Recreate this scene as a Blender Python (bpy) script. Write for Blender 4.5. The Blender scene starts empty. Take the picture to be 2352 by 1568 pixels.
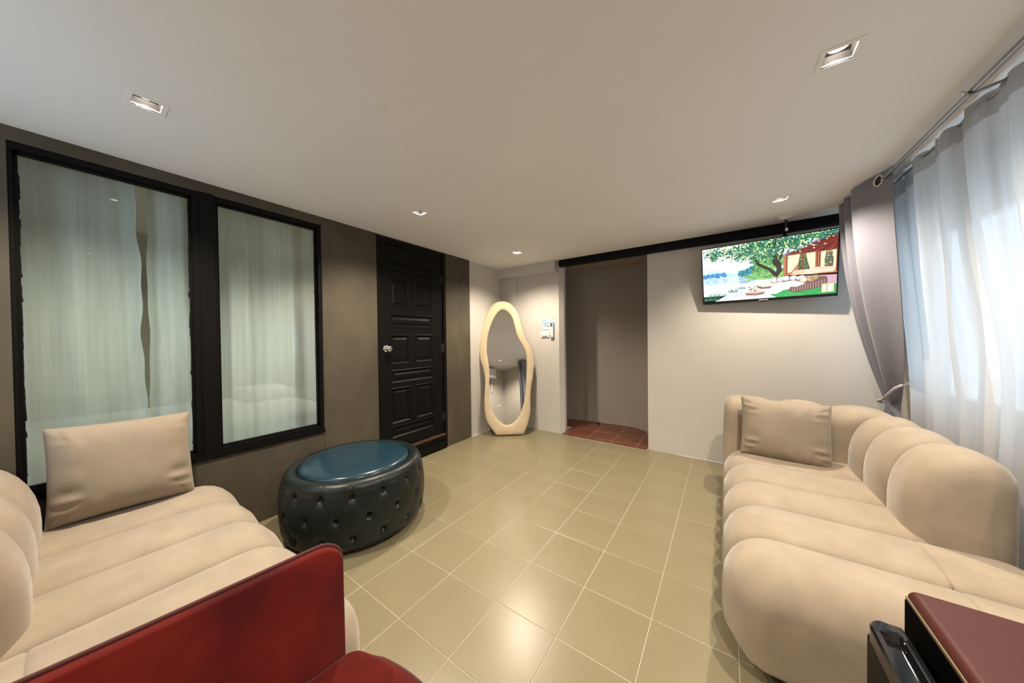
import bpy, bmesh, math, random
from mathutils import Vector, Matrix
random.seed(7)
R = math.radians
S = bpy.context.scene
COL = S.collection

# ------------------------------------------------------------------ camera, world, exposure
F_PX, YAW, PITCH, ROLL = 707.65, 0.6037, 0.0123, -0.0113
ca, sa, cb, sb, cc, sc_ = math.cos(YAW), math.sin(YAW), math.cos(PITCH), math.sin(PITCH), math.cos(ROLL), math.sin(ROLL)
yaw = Matrix(((ca, -sa, 0), (sa, ca, 0), (0, 0, 1)))
base = Matrix(((1, 0, 0), (0, 0, -1), (0, 1, 0)))
pit = Matrix(((1, 0, 0), (0, cb, -sb), (0, sb, cb)))
rol = Matrix(((cc, -sc_, 0), (sc_, cc, 0), (0, 0, 1)))
RM = rol @ pit @ base @ yaw.transposed()          # rows: right, down, forward
cam_d = bpy.data.cameras.new('camera')
cam_d.sensor_width = 36.0
cam_d.lens = F_PX / 2352 * 36.0
cam_d.clip_start = 0.02
cam = bpy.data.objects.new('camera', cam_d)
COL.objects.link(cam)
m3 = Matrix((RM[0], -RM[1], -RM[2])).transposed()
cam.matrix_world = Matrix.Translation((1.459, -0.799, 1.203)) @ m3.to_4x4()
S.camera = cam

SKY = 1.8
W = bpy.data.worlds.new('overcast_sky')
S.world = W
W.use_nodes = True
bg = W.node_tree.nodes['Background']
bg.inputs[0].default_value = (0.66, 0.82, 1.0, 1)
bg.inputs[1].default_value = SKY
LAMP_W = 74.0
LAMP_COL = (1.0, 0.86, 0.69)
NEXT_W = 60.0
S.view_settings.view_transform = 'Standard'
S.view_settings.look = 'None'
S.view_settings.exposure = 0.64
S.view_settings.gamma = 1.0
S.view_settings.use_curve_mapping = False
S.cycles.use_denoising = True
S.cycles.sample_clamp_indirect = 80.0
S.cycles.max_bounces = 6
S.cycles.adaptive_threshold = 0.07
S.cycles.diffuse_bounces = 4
S.cycles.transparent_max_bounces = 10
S.cycles.blur_glossy = 0.3

# ------------------------------------------------------------------ materials
M = {}
def mat(name, col, rough=0.6, var=0.0, vscale=4.0, bump=0.0, bscale=200.0, metal=0.0, spec=0.5, sheen=0.0,
        stretch=(1, 1, 1), coat=0.0, col2=None, detail=4.0, rvar=0.0):
    m = bpy.data.materials.new(name)
    m.use_nodes = True
    nt = m.node_tree
    b = nt.nodes['Principled BSDF']
    b.inputs['Roughness'].default_value = rough
    b.inputs['Metallic'].default_value = metal
    b.inputs['Specular IOR Level'].default_value = spec
    if sheen:
        b.inputs['Sheen Weight'].default_value = sheen
        b.inputs['Sheen Roughness'].default_value = 0.4
    if coat:
        b.inputs['Coat Weight'].default_value = coat
        b.inputs['Coat Roughness'].default_value = 0.08
    c = (*col, 1)
    b.inputs['Base Color'].default_value = c
    tc = nt.nodes.new('ShaderNodeTexCoord')
    mp = nt.nodes.new('ShaderNodeMapping')
    mp.inputs['Scale'].default_value = stretch
    nt.links.new(tc.outputs['Object'], mp.inputs[0])
    if var or col2:
        n = nt.nodes.new('ShaderNodeTexNoise')
        n.inputs['Scale'].default_value = vscale
        n.inputs['Detail'].default_value = detail
        nt.links.new(mp.outputs[0], n.inputs['Vector'])
        r = nt.nodes.new('ShaderNodeValToRGB')
        r.color_ramp.elements[0].position = 0.3
        r.color_ramp.elements[1].position = 0.7
        lo = col2 if col2 else tuple(x * (1 - var) for x in col)
        hi = col if col2 else tuple(min(1, x * (1 + var)) for x in col)
        r.color_ramp.elements[0].color = (*lo, 1)
        r.color_ramp.elements[1].color = (*hi, 1)
        nt.links.new(n.outputs['Fac'], r.inputs[0])
        nt.links.new(r.outputs[0], b.inputs['Base Color'])
        if rvar:
            mr = nt.nodes.new('ShaderNodeMapRange')
            mr.inputs['To Min'].default_value = rough - rvar
            mr.inputs['To Max'].default_value = rough + rvar
            nt.links.new(n.outputs['Fac'], mr.inputs[0])
            nt.links.new(mr.outputs[0], b.inputs['Roughness'])
    if bump:
        n2 = nt.nodes.new('ShaderNodeTexNoise')
        n2.inputs['Scale'].default_value = bscale
        n2.inputs['Detail'].default_value = 3
        nt.links.new(mp.outputs[0], n2.inputs['Vector'])
        bp = nt.nodes.new('ShaderNodeBump')
        bp.inputs['Strength'].default_value = bump
        bp.inputs['Distance'].default_value = 0.002
        nt.links.new(n2.outputs['Fac'], bp.inputs['Height'])
        nt.links.new(bp.outputs[0], b.inputs['Normal'])
    M[name] = m
    return m

def emis(name, col, strength):
    m = bpy.data.materials.new(name)
    m.use_nodes = True
    nt = m.node_tree
    nt.nodes.remove(nt.nodes['Principled BSDF'])
    e = nt.nodes.new('ShaderNodeEmission')
    e.inputs[0].default_value = (*col, 1)
    e.inputs[1].default_value = strength
    nt.links.new(e.outputs[0], nt.nodes['Material Output'].inputs[0])
    M[name] = m

def vcol(name, strength=0.0, rough=0.5):
    m = bpy.data.materials.new(name)
    m.use_nodes = True
    nt = m.node_tree
    b = nt.nodes['Principled BSDF']
    a = nt.nodes.new('ShaderNodeAttribute')
    a.attribute_name = 'Col'
    b.inputs['Roughness'].default_value = rough
    if strength:
        b.inputs['Base Color'].default_value = (0.01, 0.01, 0.01, 1)
        nt.links.new(a.outputs['Color'], b.inputs['Emission Color'])
        b.inputs['Emission Strength'].default_value = strength
    else:
        nt.links.new(a.outputs['Color'], b.inputs['Base Color'])
    M[name] = m

def glass(name, tint, ior):
    m = bpy.data.materials.new(name)
    m.use_nodes = True
    nt = m.node_tree
    nt.nodes.remove(nt.nodes['Principled BSDF'])
    t = nt.nodes.new('ShaderNodeBsdfTransparent')
    t.inputs[0].default_value = (*tint, 1)
    g = nt.nodes.new('ShaderNodeBsdfGlossy')
    g.inputs['Roughness'].default_value = 0.0
    f = nt.nodes.new('ShaderNodeFresnel')
    gm = nt.nodes.new('ShaderNodeNewGeometry')
    mi = nt.nodes.new('ShaderNodeMix')
    mi.inputs[2].default_value = ior
    mi.inputs[3].default_value = 1.0 / ior       # same reflectance from both faces of the thin pane
    nt.links.new(gm.outputs['Backfacing'], mi.inputs[0])
    nt.links.new(mi.outputs[0], f.inputs[0])
    x = nt.nodes.new('ShaderNodeMixShader')
    nt.links.new(f.outputs[0], x.inputs[0])
    nt.links.new(t.outputs[0], x.inputs[1])
    nt.links.new(g.outputs[0], x.inputs[2])
    nt.links.new(x.outputs[0], nt.nodes['Material Output'].inputs[0])
    M[name] = m

def sheer(name, col, open_lo, open_hi, streak, transl=0.5):
    """thin woven cloth: open weave (transparent) + diffuse + translucent, with vertical slub streaks"""
    m = bpy.data.materials.new(name)
    m.use_nodes = True
    nt = m.node_tree
    nt.nodes.remove(nt.nodes['Principled BSDF'])
    tc = nt.nodes.new('ShaderNodeTexCoord')
    mp = nt.nodes.new('ShaderNodeMapping')
    mp.inputs['Scale'].default_value = (1, streak, 2.0)
    nt.links.new(tc.outputs['Object'], mp.inputs[0])
    n = nt.nodes.new('ShaderNodeTexNoise')
    n.inputs['Scale'].default_value = 1.0
    n.inputs['Detail'].default_value = 5
    nt.links.new(mp.outputs[0], n.inputs['Vector'])
    mr = nt.nodes.new('ShaderNodeMapRange')
    mr.inputs['From Min'].default_value = 0.35
    mr.inputs['From Max'].default_value = 0.7
    mr.inputs['To Min'].default_value = open_lo
    mr.inputs['To Max'].default_value = open_hi
    nt.links.new(n.outputs['Fac'], mr.inputs[0])
    t = nt.nodes.new('ShaderNodeBsdfTransparent')
    d = nt.nodes.new('ShaderNodeBsdfDiffuse')
    d.inputs[0].default_value = (*col, 1)
    tr = nt.nodes.new('ShaderNodeBsdfTranslucent')
    tr.inputs[0].default_value = (*col, 1)
    x1 = nt.nodes.new('ShaderNodeMixShader')
    x1.inputs[0].default_value = transl
    nt.links.new(d.outputs[0], x1.inputs[1])
    nt.links.new(tr.outputs[0], x1.inputs[2])
    x2 = nt.nodes.new('ShaderNodeMixShader')
    nt.links.new(mr.outputs[0], x2.inputs[0])
    nt.links.new(x1.outputs[0], x2.inputs[1])
    nt.links.new(t.outputs[0], x2.inputs[2])
    nt.links.new(x2.outputs[0], nt.nodes['Material Output'].inputs[0])
    M[name] = m

mat('ceiling_paint', (0.80, 0.785, 0.765), 0.9, 0.02, 1.5)
mat('white_paint', (0.54, 0.51, 0.465), 0.75, 0.025, 2.0, 0.05, 60)
mat('dark_plaster', (0.108, 0.089, 0.060), 0.6, 0.0, 3.2, 0.12, 30, spec=0.25, col2=(0.060, 0.052, 0.038), stretch=(1, 1, 0.55), detail=7)
mat('black_paint', (0.0045, 0.0042, 0.004), 0.45, 0.0, 1, 0.12, 40, spec=0.13)
mat('black_matt', (0.006, 0.006, 0.006), 0.6)
mat('floor_glaze', (0.218, 0.187, 0.113), 0.29, 0.045, 3.0, 0.035, 260, spec=0.5)
mat('grout', (0.50, 0.46, 0.40), 0.8, 0.15, 30)
mat('red_glaze', (0.125, 0.042, 0.022), 0.38, 0.15, 5.0)
mat('red_grout', (0.46, 0.36, 0.27), 0.8)
mat('boucle', (0.345, 0.283, 0.213), 0.92, 0.085, 11.0, 0.22, 900, sheen=0.35, spec=0.15)
mat('pillow_cloth', (0.295, 0.240, 0.180), 0.92, 0.06, 9.0, 0.25, 900, sheen=0.3, spec=0.15)
mat('mirror_plush', (0.56, 0.45, 0.30), 0.9, 0.06, 9.0, 0.25, 300, sheen=0.3, spec=0.15)
mat('silver', (0.86, 0.87, 0.86), 0.0, metal=1.0)
mat('chrome', (0.62, 0.62, 0.63), 0.16, metal=1.0)
mat('rod_metal', (0.36, 0.36, 0.38), 0.25, metal=1.0)
mat('green_leather', (0.0068, 0.0118, 0.0108), 0.36, 0.12, 12.0, 0.15, 350, spec=0.4)
mat('blue_leather', (0.010, 0.034, 0.052), 0.22, 0.14, 5.0, 0.05, 300, spec=0.55, stretch=(3, 1, 1))
mat('red_velvet', (0.125, 0.0095, 0.0065), 0.8, 0.0, 6.0, 0.25, 400, sheen=0.10, spec=0.12, col2=(0.055, 0.0038, 0.0035), detail=4)
mat('red_piping', (0.06, 0.004, 0.0035), 0.7, sheen=0.1)
mat('fridge_red', (0.062, 0.0115, 0.008), 0.5, 0.03, 3.0, 0.05, 500, spec=0.32)
mat('fridge_black', (0.002, 0.002, 0.002), 0.9, spec=0.03)
mat('gloss_black', (0.008, 0.008, 0.009), 0.07, spec=0.6)
mat('fridge_door', (0.0065, 0.0045, 0.0036), 0.5, spec=0.1)
mat('lip_reflection_beige', (0.30, 0.22, 0.14), 0.5)  # colour of the light reflected under the fridge top's lip
mat('grey_drape', (0.205, 0.206, 0.25), 0.62, 0.03, 30, 0.2, 700, sheen=0.25, spec=0.35)
mat('white_plastic', (0.72, 0.71, 0.70), 0.35)
mat('grey_plastic', (0.10, 0.11, 0.11), 0.3)
mat('tv_black', (0.008, 0.008, 0.009), 0.25)
mat('trim_white', (0.80, 0.80, 0.80), 0.4)
mat('reflector', (0.16, 0.15, 0.14), 0.35)
mat('brown_wood', (0.085, 0.035, 0.018), 0.4, 0.2, 20)
mat('olive_wall', (0.33, 0.29, 0.20), 0.8)
mat('beige_ceiling', (0.48, 0.42, 0.34), 0.8)
mat('linen_white', (0.72, 0.70, 0.66), 0.9, 0.03, 6)
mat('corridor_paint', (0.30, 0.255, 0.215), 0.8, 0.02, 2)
mat('alu_white', (0.7, 0.7, 0.7), 0.4)
mat('cord_grey', (0.46, 0.45, 0.45), 0.7, 0.3, 160)
emis('lamp_glow', (1.0, 0.93, 0.82), 6.0)
vcol('tv_picture', 0.78)
vcol('print', 0.0)
glass('window_glass', (0.80, 0.905, 0.895), 1.6)
glass('clear_glass', (0.95, 0.98, 0.97), 1.45)
sheer('sheer_white', (0.63, 0.61, 0.59), 0.07, 0.17, 34.0, 0.66)
sheer('sheer_inner', (0.74, 0.76, 0.75), 0.14, 0.27, 55.0, 0.36)

# ------------------------------------------------------------------ builders
def link(o, parent=None):
    COL.objects.link(o)
    if parent is not None:
        o.parent = parent
    return o

def tag(o, label=None, cat=None, group=None, kind=None):
    if label: o['label'] = label
    if cat: o['category'] = cat
    if group: o['group'] = group
    if kind: o['kind'] = kind
    return o

def inv_of(parent):
    m = Matrix.Identity(4)
    chain = []
    while parent is not None:
        chain.append(parent.matrix_basis.copy())
        parent = parent.parent
    for b in reversed(chain):
        m = m @ b
    return m.inverted()

class MB:
    """collects shapes given in world coordinates; build() makes one mesh object"""
    def __init__(s):
        s.v, s.f, s.c = [], [], []
    def add(s, vs, fs, mtx=None, col=None):
        o = len(s.v)
        s.v += [(mtx @ Vector(v)) if mtx is not None else Vector(v) for v in vs]
        s.f += [tuple(i + o for i in f) for f in fs]
        s.c += [col] * len(fs)
        return s
    def box(s, x0, x1, y0, y1, z0, z1, mtx=None, col=None):
        vs = [(x, y, z) for z in (z0, z1) for y in (y0, y1) for x in (x0, x1)]
        fs = [(0, 2, 3, 1), (4, 5, 7, 6), (0, 1, 5, 4), (2, 6, 7, 3), (0, 4, 6, 2), (1, 3, 7, 5)]
        return s.add(vs, fs, mtx, col)
    def rbox(s, c, d, r, seg=2, mtx=None, mid=1):
        bm = bmesh.new()
        h = [x / 2 for x in d]
        rr = [min(r if not isinstance(r, tuple) else r[i], h[i] * 0.999) for i in range(3)]
        def axis(i):
            out = []
            for k in range(seg + 1):
                out.append(-h[i] + rr[i] * k / seg)
            inner = 2 * (h[i] - rr[i])
            for k in range(1, mid):
                out.append(-h[i] + rr[i] + inner * k / mid)
            for k in range(seg + 1):
                out.append(h[i] - rr[i] + rr[i] * k / seg)
            return out
        A = [axis(i) for i in range(3)]
        def remap(p):
            q = []
            for i in range(3):
                inn = max(-(h[i] - rr[i]), min(h[i] - rr[i], p[i]))
                q.append((inn, (p[i] - inn) / rr[i]))
            # tangent spacing so arcs are even
            e = [math.tan(x[1] * math.pi / 4) for x in q]
            L = math.sqrt(sum(x * x for x in e)) or 1
            return [q[i][0] + rr[i] * e[i] / L for i in range(3)]
        for ax in range(3):
            a, b2 = (ax + 1) % 3, (ax + 2) % 3
            for sg in (-1, 1):
                g = []
                for u in A[a]:
                    row = []
                    for w in A[b2]:
                        p = [0, 0, 0]
                        p[ax] = sg * h[ax]; p[a] = u; p[b2] = w
                        row.append(bm.verts.new(remap(p)))
                    g.append(row)
                for i in range(len(g) - 1):
                    for j in range(len(g[0]) - 1):
                        q = [g[i][j], g[i + 1][j], g[i + 1][j + 1], g[i][j + 1]]
                        if sg < 0: q.reverse()
                        bm.faces.new(q)
        bmesh.ops.remove_doubles(bm, verts=bm.verts, dist=1e-5)
        bmesh.ops.dissolve_degenerate(bm, dist=1e-6, edges=bm.edges)
        bm.verts.index_update()
        T = Matrix.Translation(Vector(c))
        if mtx is not None: T = mtx @ T
        vs = [v.co.copy() for v in bm.verts]
        fs = [tuple(v.index for v in f.verts) for f in bm.faces]
        bm.free()
        return s.add(vs, fs, T)
    def loft(s, rings, cap=True, closed=True):
        n = len(rings[0])
        vs = [p for r in rings for p in r]
        fs = []
        for i in range(len(rings) - 1):
            for j in range(n if closed else n - 1):
                k = (j + 1) % n
                fs.append((i * n + j, i * n + k, (i + 1) * n + k, (i + 1) * n + j))
        if cap:
            fs.append(tuple(range(n - 1, -1, -1)))
            fs.append(tuple((len(rings) - 1) * n + j for j in range(n)))
        return s.add(vs, fs)
    def tube(s, pts, r, n=10, cap=True):
        pts = [Vector(p) for p in pts]
        rings = []
        up = None
        for i, p in enumerate(pts):
            a = pts[max(0, i - 1)]; b = pts[min(len(pts) - 1, i + 1)]
            t = (b - a).normalized()
            if up is None:
                up = Vector((0, 0, 1)) if abs(t.z) < 0.9 else Vector((1, 0, 0))
            x = t.cross(up).normalized()
            y = x.cross(t).normalized()
            up = y
            rad = r[i] if isinstance(r, (list, tuple)) else r
            rings.append([p + x * (rad * math.cos(2 * math.pi * k / n)) + y * (rad * math.sin(2 * math.pi * k / n)) for k in range(n)])
        return s.loft(rings, cap)
    def lathe(s, prof, origin, axis=(0, 0, 1), n=32, cap=True):
        ax = Vector(axis).normalized()
        x = ax.orthogonal().normalized()
        y = ax.cross(x)
        rings = [[Vector(origin) + ax * h + (x * math.cos(2 * math.pi * k / n) + y * math.sin(2 * math.pi * k / n)) * r for k in range(n)] for r, h in prof]
        return s.loft(rings, cap)
    def grid(s, fn, nu, nv):
        vs = [fn(i / nu, j / nv) for i in range(nu + 1) for j in range(nv + 1)]
        fs = [(i * (nv + 1) + j, (i + 1) * (nv + 1) + j, (i + 1) * (nv + 1) + j + 1, i * (nv + 1) + j + 1) for i in range(nu) for j in range(nv)]
        return s.add(vs, fs)
    def build(s, name, m, parent=None, smooth=False, angle=40, origin=None):
        inv = inv_of(parent)
        off = Vector(origin) if origin is not None else None
        vs = [inv @ v for v in s.v]
        loc = None
        if off is not None:
            loc = inv @ off
            vs = [v - loc for v in vs]
        me = bpy.data.meshes.new(name)
        me.from_pydata([tuple(v) for v in vs], [], s.f)
        bm = bmesh.new(); bm.from_mesh(me)
        if not any(s.c):
            bmesh.ops.recalc_face_normals(bm, faces=bm.faces)
        bm.to_mesh(me); bm.free()
        me.materials.append(M[m])
        if any(s.c):
            ca_ = me.color_attributes.new('Col', 'FLOAT_COLOR', 'CORNER')
            li = 0
            for p in me.polygons:
                c = s.c[p.index] or (0, 0, 0)
                for _ in p.loop_indices:
                    ca_.data[li].color = (*c, 1); li += 1
        if smooth:
            for p in me.polygons: p.use_smooth = True
            try:
                me.set_sharp_from_angle(angle=R(angle))
            except Exception:
                pass
        o = bpy.data.objects.new(name, me)
        link(o, parent)
        if loc is not None: o.location = loc
        return o

def thing(name, label, cat, loc, rz=0.0, group=None):
    o = bpy.data.objects.new(name, None)
    o.empty_display_size = 0.1
    link(o)
    o.location = loc
    o.rotation_euler = (0, 0, rz)
    o.matrix_basis = Matrix.Translation(loc) @ Matrix.Rotation(rz, 4, 'Z')
    tag(o, label, cat, group)
    return o

def struct(mb, name, m, parent=None, smooth=False):
    o = mb.build(name, m, parent, smooth)
    if parent is None: o['kind'] = 'structure'
    return o

# ------------------------------------------------------------------ room dimensions
LX, RX, FY, BY, CZ = -1.083, 2.55, -1.40, 2.70, 2.144
T = 0.3

# floor: grout bed + single tiles
floor = struct(MB().box(LX - 0.1, RX + 0.05, FY - 0.05, BY + 0.0, -0.06, -0.0015), 'floor', 'grout')
def tile_mesh(name, x0, x1, y0, y1, th=0.007, b=0.0012):
    vs = [(x0, y0, -th), (x1, y0, -th), (x1, y1, -th), (x0, y1, -th),
          (x0, y0, -b), (x1, y0, -b), (x1, y1, -b), (x0, y1, -b),
          (x0 + b, y0 + b, 0), (x1 - b, y0 + b, 0), (x1 - b, y1 - b, 0), (x0 + b, y1 - b, 0)]
    fs = [(8, 9, 10, 11)]
    for k in range(4):
        l = (k + 1) % 4
        fs += [(k, l, 4 + l, 4 + k), (4 + k, 4 + l, 8 + l, 8 + k)]
    me = bpy.data.meshes.new(name)
    me.from_pydata(vs, [], fs)
    return me
full = tile_mesh('floor_tile', -T / 2 + 0.0011, T / 2 - 0.0011, -T / 2 + 0.0011, T / 2 - 0.0011)
full.materials.append(M['floor_glaze'])
for i in range(-5, 9):
    for j in range(-4, 9):
        x0, x1, y0, y1 = max(j * T, LX), min((j + 1) * T, RX), max(i * T, FY), min((i + 1) * T, BY)
        if x1 - x0 < 0.01 or y1 - y0 < 0.01: continue
        if x1 - x0 > T - 0.001 and y1 - y0 > T - 0.001:
            me = full; c = (j * T + T / 2, i * T + T / 2)
        else:
            g = 0.0011; cx, cy = (x0 + x1) / 2, (y0 + y1) / 2
            me = tile_mesh('floor_tile', x0 - cx + g, x1 - cx - g, y0 - cy + g, y1 - cy - g)
            me.materials.append(M['floor_glaze']); c = (cx, cy)
        o = bpy.data.objects.new('floor_tile', me)
        link(o, floor)
        o.location = (c[0], c[1], random.uniform(-0.0003, 0.0003))
        o.rotation_euler = (random.uniform(-0.0011, 0.0011), random.uniform(-0.0011, 0.0011), 0)

# ceiling with square cut-outs for the downlights
LIGHTS = [(-0.42, -0.60), (-0.41, 0.72), (-0.425, 2.05), (1.78, -0.64), (1.78, 0.70), (1.78, 2.035)]
HS = 0.043
xs = sorted({LX - 0.12, RX + 0.1} | {x + d for x, y in LIGHTS for d in (-HS, HS)})
ys = sorted({FY - 0.1, BY + 0.05} | {y + d for x, y in LIGHTS for d in (-HS, HS)})
cb_ = MB()
for a in range(len(xs) - 1):
    for b in range(len(ys) - 1):
        mx, my = (xs[a] + xs[a + 1]) / 2, (ys[b] + ys[b + 1]) / 2
        if any(abs(mx - x) < HS and abs(my - y) < HS for x, y in LIGHTS): continue
        cb_.add([(xs[a], ys[b], CZ), (xs[a + 1], ys[b], CZ), (xs[a + 1], ys[b + 1], CZ), (xs[a], ys[b + 1], CZ)], [(0, 3, 2, 1)])
ceiling = struct(cb_, 'ceiling', 'ceiling_paint')
MB().lathe([(0.037, 0.0), (0.037, -0.0012), (0.035, -0.0018), (0.002, -0.002)], (0.3125, -0.0745, CZ), n=40).build('cover_plate', 'ceiling_paint', ceiling, True)
slab = struct(MB().box(LX - 0.12, RX + 0.1, FY - 0.1, BY + 0.05, CZ + 0.09, CZ + 0.14), 'ceiling_slab', 'ceiling_paint')

# walls ------------------------------------------------------------
WX = LX - 0.12
WY0, WY1, WZ0, WZ1 = -0.93, 0.327, 0.515, 2.082     # inner window
DY0, DY1, DZ1 = 0.779, 1.600, 2.132                   # door opening
wl = MB()
wl.box(WX, LX, FY, WY0, 0, CZ).box(WX, LX, WY0, WY1, 0, WZ0).box(WX, LX, WY0, WY1, WZ1, CZ)
wl.box(WX, LX - 0.0, WY1, DY0, 0, CZ).box(WX, LX, DY0, DY1, DZ1, CZ).box(WX, LX, DY1, 1.994, 0, CZ)
struct(wl, 'wall_left', 'dark_plaster')
struct(MB().box(LX, LX + 0.0025, WY1 + 0.003, DY0, 0, CZ - 0.001), 'trim_1', 'dark_plaster')   # second skim coat on the pier
struct(MB().box(WX, -1.106, 1.994, BY + 0.1, 0, CZ), 'wall_corner', 'white_paint')
OX0, OX1 = -0.19, 0.79
wb = MB()
wb.box(-1.106, OX0 - 0.045, BY - 0.01, BY + 0.1, 0, CZ)
wb.add([(OX0 - 0.045, BY - 0.01, 0), (OX0, BY + 0.05, 0), (OX0, BY + 0.1, 0), (OX0 - 0.045, BY + 0.1, 0),
        (OX0 - 0.045, BY - 0.01, CZ), (OX0, BY + 0.05, CZ), (OX0, BY + 0.1, CZ), (OX0 - 0.045, BY + 0.1, CZ)],
       [(0, 1, 5, 4), (1, 2, 6, 5), (2, 3, 7, 6), (0, 3, 2, 1), (4, 5, 6, 7)])
wb.box(OX1, RX + 0.1, BY, BY + 0.1, 0, CZ)
wb.box(OX0, OX1, BY, BY + 0.1, 2.085, CZ)
struct(wb, 'wall_back', 'white_paint')
struct(MB().box(-0.965, -0.857, BY - 0.032, BY - 0.008, 0, 2.03), 'trim_2', 'white_paint')     # boxed-in pipe chase
struct(MB().box(-1.108, -0.245, 2.60, BY, 2.012, CZ), 'trim_3', 'white_paint')                  # white soffit
struct(MB().rbox(((RX - 0.215) / 2, 2.685, 2.11), (RX + 0.215, 0.08, 0.092), 0.012, 2), 'trim_4', 'black_paint', smooth=True)  # black beam
# right wall with window
QY0, QY1, QZ0, QZ1 = 0.0, 2.46, 0.78, 1.86
wr = MB()
wr.box(RX, RX + 0.12, FY - 0.1, QY0, 0, CZ).box(RX, RX + 0.12, QY1, BY + 0.1, 0, CZ)
wr.box(RX, RX + 0.12, QY0, QY1, 0, QZ0).box(RX, RX + 0.12, QY0, QY1, QZ1, CZ)
struct(wr, 'wall_right', 'white_paint')
# wall behind the camera with an unseen window added to tint the ceiling bluish
VX0, VX1, VZ0, VZ1 = -1.0, 0.30, 0.95, 2.03
wf = MB()
wf.box(LX - 0.1, VX0, FY - 0.12, FY, 0, CZ).box(VX1, RX + 0.1, FY - 0.12, FY, 0, CZ)
wf.box(VX0, VX1, FY - 0.12, FY, 0, VZ0).box(VX0, VX1, FY - 0.12, FY, VZ1, CZ)
struct(wf, 'wall_front', 'white_paint')

def window_in_y(name, x0, x1, y0, y1, z0, z1, n, m='alu_white', gl='clear_glass'):
    """window in a wall of constant x"""
    w = MB()
    fw = 0.045
    w.box(x0, x1, y0, y1, z0, z0 + fw).box(x0, x1, y0, y1, z1 - fw, z1)
    w.box(x0, x1, y0, y0 + fw, z0 + fw, z1 - fw).box(x0, x1, y1 - fw, y1, z0 + fw, z1 - fw)
    root = struct(w, name, m)
    step = (y1 - y0) / n
    for k in range(1, n):
        MB().box(x0 + 0.005, x1 - 0.005, y0 + k * step - 0.025, y0 + k * step + 0.025, z0 + fw, z1 - fw).build('mullion', m, root)
    xm = (x0 + x1) / 2
    for k in range(n):
        MB().add([(xm, y0 + k * step, z0 + 0.02), (xm, y0 + (k + 1) * step, z0 + 0.02), (xm, y0 + (k + 1) * step, z1 - 0.02), (xm, y0 + k * step, z1 - 0.02)], [(0, 1, 2, 3)]).build('pane', gl, root)
    return root
window_in_y('window_2', RX + 0.03, RX + 0.08, QY0, QY1, QZ0, QZ1, 3)
w3 = MB(); fw = 0.045
w3.box(VX0, VX1, FY - 0.09, FY - 0.04, VZ0, VZ0 + fw).box(VX0, VX1, FY - 0.09, FY - 0.04, VZ1 - fw, VZ1)
w3.box(VX0, VX0 + fw, FY - 0.09, FY - 0.04, VZ0 + fw, VZ1 - fw).box(VX1 - fw, VX1, FY - 0.09, FY - 0.04, VZ0 + fw, VZ1 - fw)
w3 = struct(w3, 'window_added', 'alu_white')  # added window, out of view, for cool daylight on the ceiling
xm_ = (VX0 + VX1) / 2
MB().box(xm_ - 0.03, xm_ + 0.03, FY - 0.085, FY - 0.045, VZ0 + fw, VZ1 - fw).build('mullion', 'alu_white', w3)
for a, b in ((VX0, xm_), (xm_, VX1)):
    MB().add([(a, FY - 0.065, VZ0 + 0.02), (b, FY - 0.065, VZ0 + 0.02), (b, FY - 0.065, VZ1 - 0.02), (a, FY - 0.065, VZ1 - 0.02)], [(0, 1, 2, 3)]).build('pane', 'clear_glass', w3)

# interior window (window_1) ---------------------------------------
GX = -1.132
MY0, MY1 = -0.368, -0.263
w1 = MB()
fo = 0.030
w1.box(GX - 0.03, LX - 0.006, WY0, WY1, WZ1 - fo, WZ1).box(GX - 0.03, LX - 0.006, WY0, WY1, WZ0, WZ0 + fo)
w1.box(GX - 0.03, LX - 0.006, WY0, WY0 + 0.012, WZ0 + fo, WZ1 - fo).box(GX - 0.03, LX - 0.006, WY1 - 0.022, WY1, WZ0 + fo, WZ1 - fo)
win1 = struct(w1, 'window_1', 'black_paint')
w1b = MB().box(GX - 0.03, LX - 0.001, MY0, MY1, WZ0 + 0.001, WZ1 - 0.001).box(LX - 0.02, LX + 0.006, MY0 + 0.028, MY1 - 0.012, WZ0 - 0.01, WZ1 + 0.002)
w1b.build('mullion', 'black_paint', win1)
panes = ((WY0 + 0.012, MY0), (MY1, WY1 - 0.022))
for (a, b) in panes:
    MB().add([(GX, a, WZ0 + 0.01), (GX, b, WZ0 + 0.01), (GX, b, WZ1 - 0.01), (GX, a, WZ1 - 0.01)], [(0, 1, 2, 3)]).build('pane', 'window_glass', win1)
    bead = MB()      # glazing beads stepping back to the glass
    for (z0, z1) in ((WZ0 + fo, WZ0 + fo + 0.014), (WZ1 - fo - 0.014, WZ1 - fo)):
        bead.box(GX + 0.002, GX + 0.02, a, b, z0, z1)
    bead.box(GX + 0.002, GX + 0.02, a, a + 0.012, WZ0 + fo, WZ1 - fo).box(GX + 0.002, GX + 0.02, b - 0.012, b, WZ0 + fo, WZ1 - fo)
    bead.build('glazing_bead', 'black_paint', win1)
    edge = MB()      # ragged black paint on the glass edge
    zz = WZ0 + fo
    while zz < WZ1 - fo - 0.02:
        z2 = min(zz + random.uniform(0.010, 0.09), WZ1 - fo)
        for yy, sg in ((a + 0.011, 1), (b - 0.011, -1)):
            w_ = random.choice((0.001, 0.001, 0.002, 0.003, 0.005))
            edge.add([(GX + 0.0015, yy, zz), (GX + 0.0015, yy + sg * w_, zz + 0.003), (GX + 0.0015, yy + sg * w_ * random.uniform(.4, 1), z2), (GX + 0.0015, yy, z2)], [(0, 1, 2, 3)])
        zz = z2
    edge.build('paint_edge', 'black_paint', win1)
sill = MB().box(LX - 0.01, LX + 0.008, WY0, WY1 + 0.002, WZ0 - 0.022, WZ0 + 0.004)
sill.build('window_sill', 'black_paint', win1)

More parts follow.
